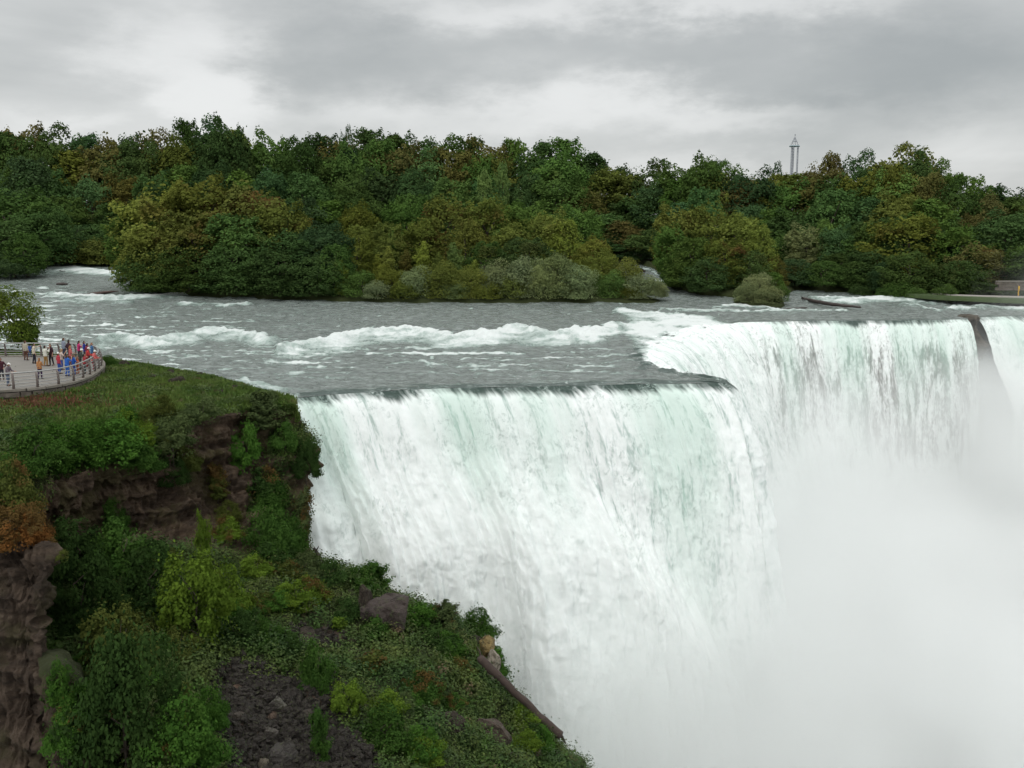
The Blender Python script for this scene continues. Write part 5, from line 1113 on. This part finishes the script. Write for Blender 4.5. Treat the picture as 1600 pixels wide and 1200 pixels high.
log('fallen_tree_trunk', [PY(750, 1027, 59.3), PY(757, 1036, 59.3), PY(800, 1077, 59.3), PY(840, 1116, 59.4), PY(875, 1149, 59.4)], [.22, .30, .25, .25, .31], DRIFT, 'long bare fallen tree trunk sloping down at the edge of the falls',
    [(PY(868, 1142, 60.2), PY(884, 1162, 60.2), .16), (PY(870, 1144, 60.2), PY(868, 1160, 60), .13), (PY(752, 1030, 61), PY(745, 1010, 61.4), .08)])
log('driftwood', [PY(490, 856, 71.2), PY(500, 872, 71), PY(512, 893, 70.6)], [.10, .16, .20], WETW, 'jagged dark driftwood stump in the white spray at the cliff foot', [(PY(497, 868, 71), PY(487, 866, 71.3), .07), (PY(494, 860, 71), PY(498, 853, 71), .06), (PY(505, 880, 70.9), PY(498, 890, 70.8), .07)])
log('driftwood', [PZ(1254, 466, .9), PZ(1275, 471, .9), PZ(1305, 476, .8), PZ(1345, 480, .7)], [.22, .3, .28, .12], WETW, 'long dark driftwood log lodged in the rapids right of the willow islet', [(PZ(1258, 468, 1), PZ(1252, 463, 1.2), .12)])
log('driftwood', [PZ(1225, 484, .35), PZ(1250, 482, .35), PZ(1262, 481, .35)], [.2, .22, .08], WETW, 'short dark log at the foot of the willow islet')
log('driftwood', [PZ(50, 422, 2.6), PZ(70, 421, 2.7), PZ(102, 424, 2.6)], [.2, .2, .06], WETW, 'thin bare branch across the left channel', [(PZ(66, 421, 2.7), PZ(52, 428, 2.3), .1)])
log('driftwood', [PZ(88, 444, 1.9), PZ(97, 443.6, 1.95), PZ(106, 444, 1.9)], [.15, .3, .12], WETW, 'short dark log drifting in the left channel')
for (a, b, y_, w_, h_, c, l) in [(1003, 424, 218, 14, 7, DKR, 'dark ledge rock in the narrow channel'), (1062, 452, 186, 8, 4, (.14, .05, .03), 'small reddish rock in the water right of the long island'), (1046, 453, 187, 18, 3, DKR, 'flat dark rock left of the small reddish one'),
        (150, 459, 172, 60, 4, (.10, .065, .06), 'low reddish rock shelf breaking the water in the left rapids'), (215, 461, 170, 40, 3.4, (.09, .06, .055), 'second low rock shelf right of the reddish one'), (1515, 495, 143, 16, 5, DKR, 'flat dark rock on top of the buttress between the cascades')]:
    boulder(a, b, w_, h_, c, l, y=y_, rz=0, depth=1.6, sink=.5)
# ------------------------------------------------------------------ right bank furniture
def local_box_thing(name, u, v, D, dims, m, label, cat):
    p = PY(u, v, D); o = empty(name, tuple(p)); return o, p
p = PY(1596, 446, 158); o = empty('stone_wall', (p[0], p[1], p[2]-.8))
mb = MB()
for lay in range(3):
    for q in range(12): mb.box((-3.6+q*.92+(lay % 2)*.4, rr_.uniform(-.04, .04), .25+lay*.46), (.88, .5, .43), 0, .03)
link('masonry', mb.mesh('masonry'), STONE, o); mb = MB(); mb.box((1.3, 0, 1.46), (10.6, .7, .14)); link('coping', mb.mesh('coping'), COPE, o); tag(o, 'grey stone wall with a flat coping at the far right edge of the bank', 'wall')
p = PY(1447, 452, 166); o = empty('stone_bench', tuple(p)); mb = MB(); mb.box((0, 0, .42), (2.6, .7, .14)); link('seat', mb.mesh('seat'), COPE, o)
for s_ in (-1, 1): mb = MB(); mb.box((s_*.9, 0, .15), (.3, .55, .40)); link('leg', mb.mesh('leg'), STONE, o)
tag(o, 'low grey stone bench under the trees on the right bank', 'bench')
strip('path', [(1470, 161), (1500, 158.5), (1560, 156), (1620, 154.5), (1700, 153)], 1.6, 1.9, flat_mat('path_gravel', (.30, .28, .25), .9, .2, 2), 'pale footpath along the right bank')
strip('river_bank', [(1440, 164.5), (1480, 159.5), (1530, 156.5), (1600, 153), (1700, 151)], 4.6, 1.72, flat_mat('bank_grass', (.045, .07, .022), .95, .4, 1.2, bump=.5), 'grassy bank edge between the path and the river')
pp = PY(1591, 463, 155.6); pp[2] = 1.85
person(0, 0, 5, 60, (.70, .42, .03), (.62, .36, .03), K_, 'lone person in a yellow raincoat on the path at the far right', 1.05, zd=tuple(pp), grp=None)
# ------------------------------------------------------------------ distant tower
TW = flat_mat('hazed_tower_steel', (.34, .36, .40), .6, .1, .2); TC = flat_mat('tower_ring', (.24, .33, .36), .6, .1, .2)  # steel of legs, cap and spire paled: distance haze put into its colour
D_ = 600; tb = PY(1241.5, 228.5, D_); o = empty('observation_tower', (tb[0], D_, 5)); Ht = tb[2]-5
for k_ in range(3):
    an = rad(90+k_*120); x_, y_ = 2.0*math.cos(an), 2.0*math.sin(an); mb = MB()
    for (dx, dy) in ((-.3, -.3), (.3, -.3), (.3, .3), (-.3, .3)): mb.tube([(x_*1.05+dx, y_*1.05+dy, -3), (x_+dx, y_+dy, Ht)], .13, 4)
    zz = 0
    while zz < Ht-1.6: mb.tube([(x_-.3, y_-.3, zz), (x_+.3, y_+.3, zz+1.6)], .07, 4); mb.tube([(x_+.3, y_-.3, zz), (x_-.3, y_+.3, zz+1.6)], .07, 4); zz += 1.6
    link('lattice_leg', mb.mesh('lattice_leg'), TW, o)
mb = MB(); mb.tube([(2.7*math.cos(a_), 2.7*math.sin(a_), Ht) for a_ in np.linspace(0, 2*math.pi, 25)], .42, 6, False); link('ring', mb.mesh('ring', True), TC, o)
mb = MB()
for k_ in range(6): a_ = k_*math.pi/3; mb.tube([(2.6*math.cos(a_), 2.6*math.sin(a_), Ht), (.15*math.cos(a_), .15*math.sin(a_), Ht+5.2)], .12, 4)
mb.tube([(1.2*math.cos(a_), 1.2*math.sin(a_), Ht+2.8) for a_ in np.linspace(0, 2*math.pi, 13)], .1, 4, False); link('pointed_cap', mb.mesh('pointed_cap'), TW, o)
mb = MB(); mb.tube([(0, 0, Ht+4.6), (0, 0, Ht+7.0)], .12, 5); mb.tube([(0, 0, Ht+6.2), (0, 0, Ht+6.7)], .35, 6); link('spire', mb.mesh('spire'), TW, o)
tag(o, 'slim three legged lattice tower with a pointed cap rising beyond the wood', 'tower')

# ------------------------------------------------------------------ spray cloud filling the gorge
t = NT('spray'); P = t.obj(); sx = t.n('SeparateXYZ', i_0=P); x_, y_, z_ = sx.outputs
n = t.noise(t.mapping(P, (.055, .055, .07), (3, 1, 5)), 1.0, 2, .5, .3)
n2 = t.noise(t.mapping(P, (.16, .16, .16), (7, 2, 1)), 1.0, 1, .5)
nn = t.math('ADD', t.math('MULTIPLY', t.math('SUBTRACT', n, .5), 30), t.math('MULTIPLY', t.math('SUBTRACT', n2, .5), 10))
def prof(pts, lo, hi):
    r = t.ramp(t.maprange(x_, -20, 120, 0, 1, False), [((a+20)/140, ((b-lo)/(hi-lo),)*3) for a, b in pts])
    return t.math('ADD', t.math('MULTIPLY', r, hi-lo), lo)
top = t.math('ADD', prof([(-20, -9), (-8, -9), (2, -12), (9, -18.5), (15, -18), (22, -15.5), (30, -15.5), (46, -16.5), (66, -15), (90, -9)], -30, 0), t.math('MULTIPLY', nn, prof([(-20, .30), (5, .35), (20, .8), (35, 1.5), (60, 1.3)], 0, 2)))
# the bank of spray leans against the falls and thins toward the viewer on the left
core = t.maprange(t.math('SUBTRACT', z_, top), -13, 8, 1, 0)
yf = t.math('SUBTRACT', y_, prof([(-20, 71), (-8, 70), (2, 67), (10, 62), (25, 50), (45, 40), (120, 38)], 30, 80)); front = t.maprange(yf, 0, 9, 0, 1)
d1 = t.math('MULTIPLY', t.math('MULTIPLY', core, front), t.math('MULTIPLY', prof([(-20, .14), (0, .16), (10, .15), (20, .15), (50, .16)], 0, .3), t.maprange(z_, -12, -30, .6, 1.9)))
veil = t.maprange(t.math('SUBTRACT', z_, top), -2, 16, 1, 0)
veil = t.math('MULTIPLY', t.math('MULTIPLY', veil, front), t.maprange(x_, 5, 60, .008, .03, False))
# drifting plume on the right
pl = t.math('MULTIPLY', t.maprange(x_, 62, 95, 0, 1), t.maprange(z_, 16, -6, 0, 1)); pl = t.math('MULTIPLY', pl, t.maprange(n, .35, .62)); pl = t.math('MULTIPLY', pl, .034)
def gs(s, c, w_): q = t.math('DIVIDE', t.math('SUBTRACT', s, c), w_); return t.math('MULTIPLY', q, q)
tipq = t.math('ADD', t.math('ADD', gs(x_, 24, 8.5), gs(y_, 79, 9)), gs(t.math('MINIMUM', z_, -19), -19, 30))
tip = t.math('MULTIPLY', t.math('POWER', 2.718, t.math('MULTIPLY', tipq, -1.0)), t.math('MULTIPLY', t.maprange(t.math('ADD', z_, t.math('MULTIPLY', nn, .25)), -3, -19, 0, 1), .075))
rbq = t.math('ADD', gs(x_, 64, 5), gs(y_, 134, 9)); rb_ = t.math('MULTIPLY', t.math('POWER', 2.718, t.math('MULTIPLY', rbq, -1.0)), t.math('MULTIPLY', t.maprange(z_, -2, -10, 0, 1), .20)); veil = t.math('ADD', veil, t.math('ADD', tip, rb_))
dens = t.math('ADD', d1, t.math('ADD', veil, t.math('MULTIPLY', pl, front)))
edge = t.math('MULTIPLY', t.maprange(z_, 14.5, 8, 0, 1), t.math('MULTIPLY', t.maprange(y_, 147, 140, 0, 1), t.maprange(x_, 154, 130, 0, 1)))
n3 = t.noise(t.mapping(P, (.11, .11, .045), (2, 9, 4)), 1.0, 2, .55, .6); dens = t.math('MULTIPLY', t.math('MULTIPLY', dens, edge), t.maprange(n3, .3, .7, .82, 1.2))
v = t.n('VolumePrincipled'); v.inputs['Color'].default_value = (.984, .992, .988, 1); v.inputs['Anisotropy'].default_value = .0; t.set(v.inputs['Density'], dens)
t.t.links.new(v.outputs[0], t.out.inputs[1])
plan = [(-18, 68, -5), (0, 64, -5), (12, 58, -3), (28, 46, 0), (50, 36, 6), (90, 36, 15), (155, 36, 15), (155, 148, 15), (90, 148, 15), (55, 148, 7), (30, 143, 1), (8, 110, -2), (-18, 82, -5)]
mb = MB(); k_ = len(plan); mb.add([(a, b, c) for a, b, c in plan]+[(a, b, -42) for a, b, c in plan]+[(60, 95, 8)], [(i, (i+1) % k_, 2*k_) for i in range(k_)]+[tuple(range(k_, 2*k_))[::-1]]+[((i+1) % k_, i, k_+i, k_+(i+1) % k_) for i in range(k_)])
mo = link('mist', mb.mesh('mist'), t.m)
tag(mo, 'dense white spray cloud rising from the foot of the falls', kind='stuff')
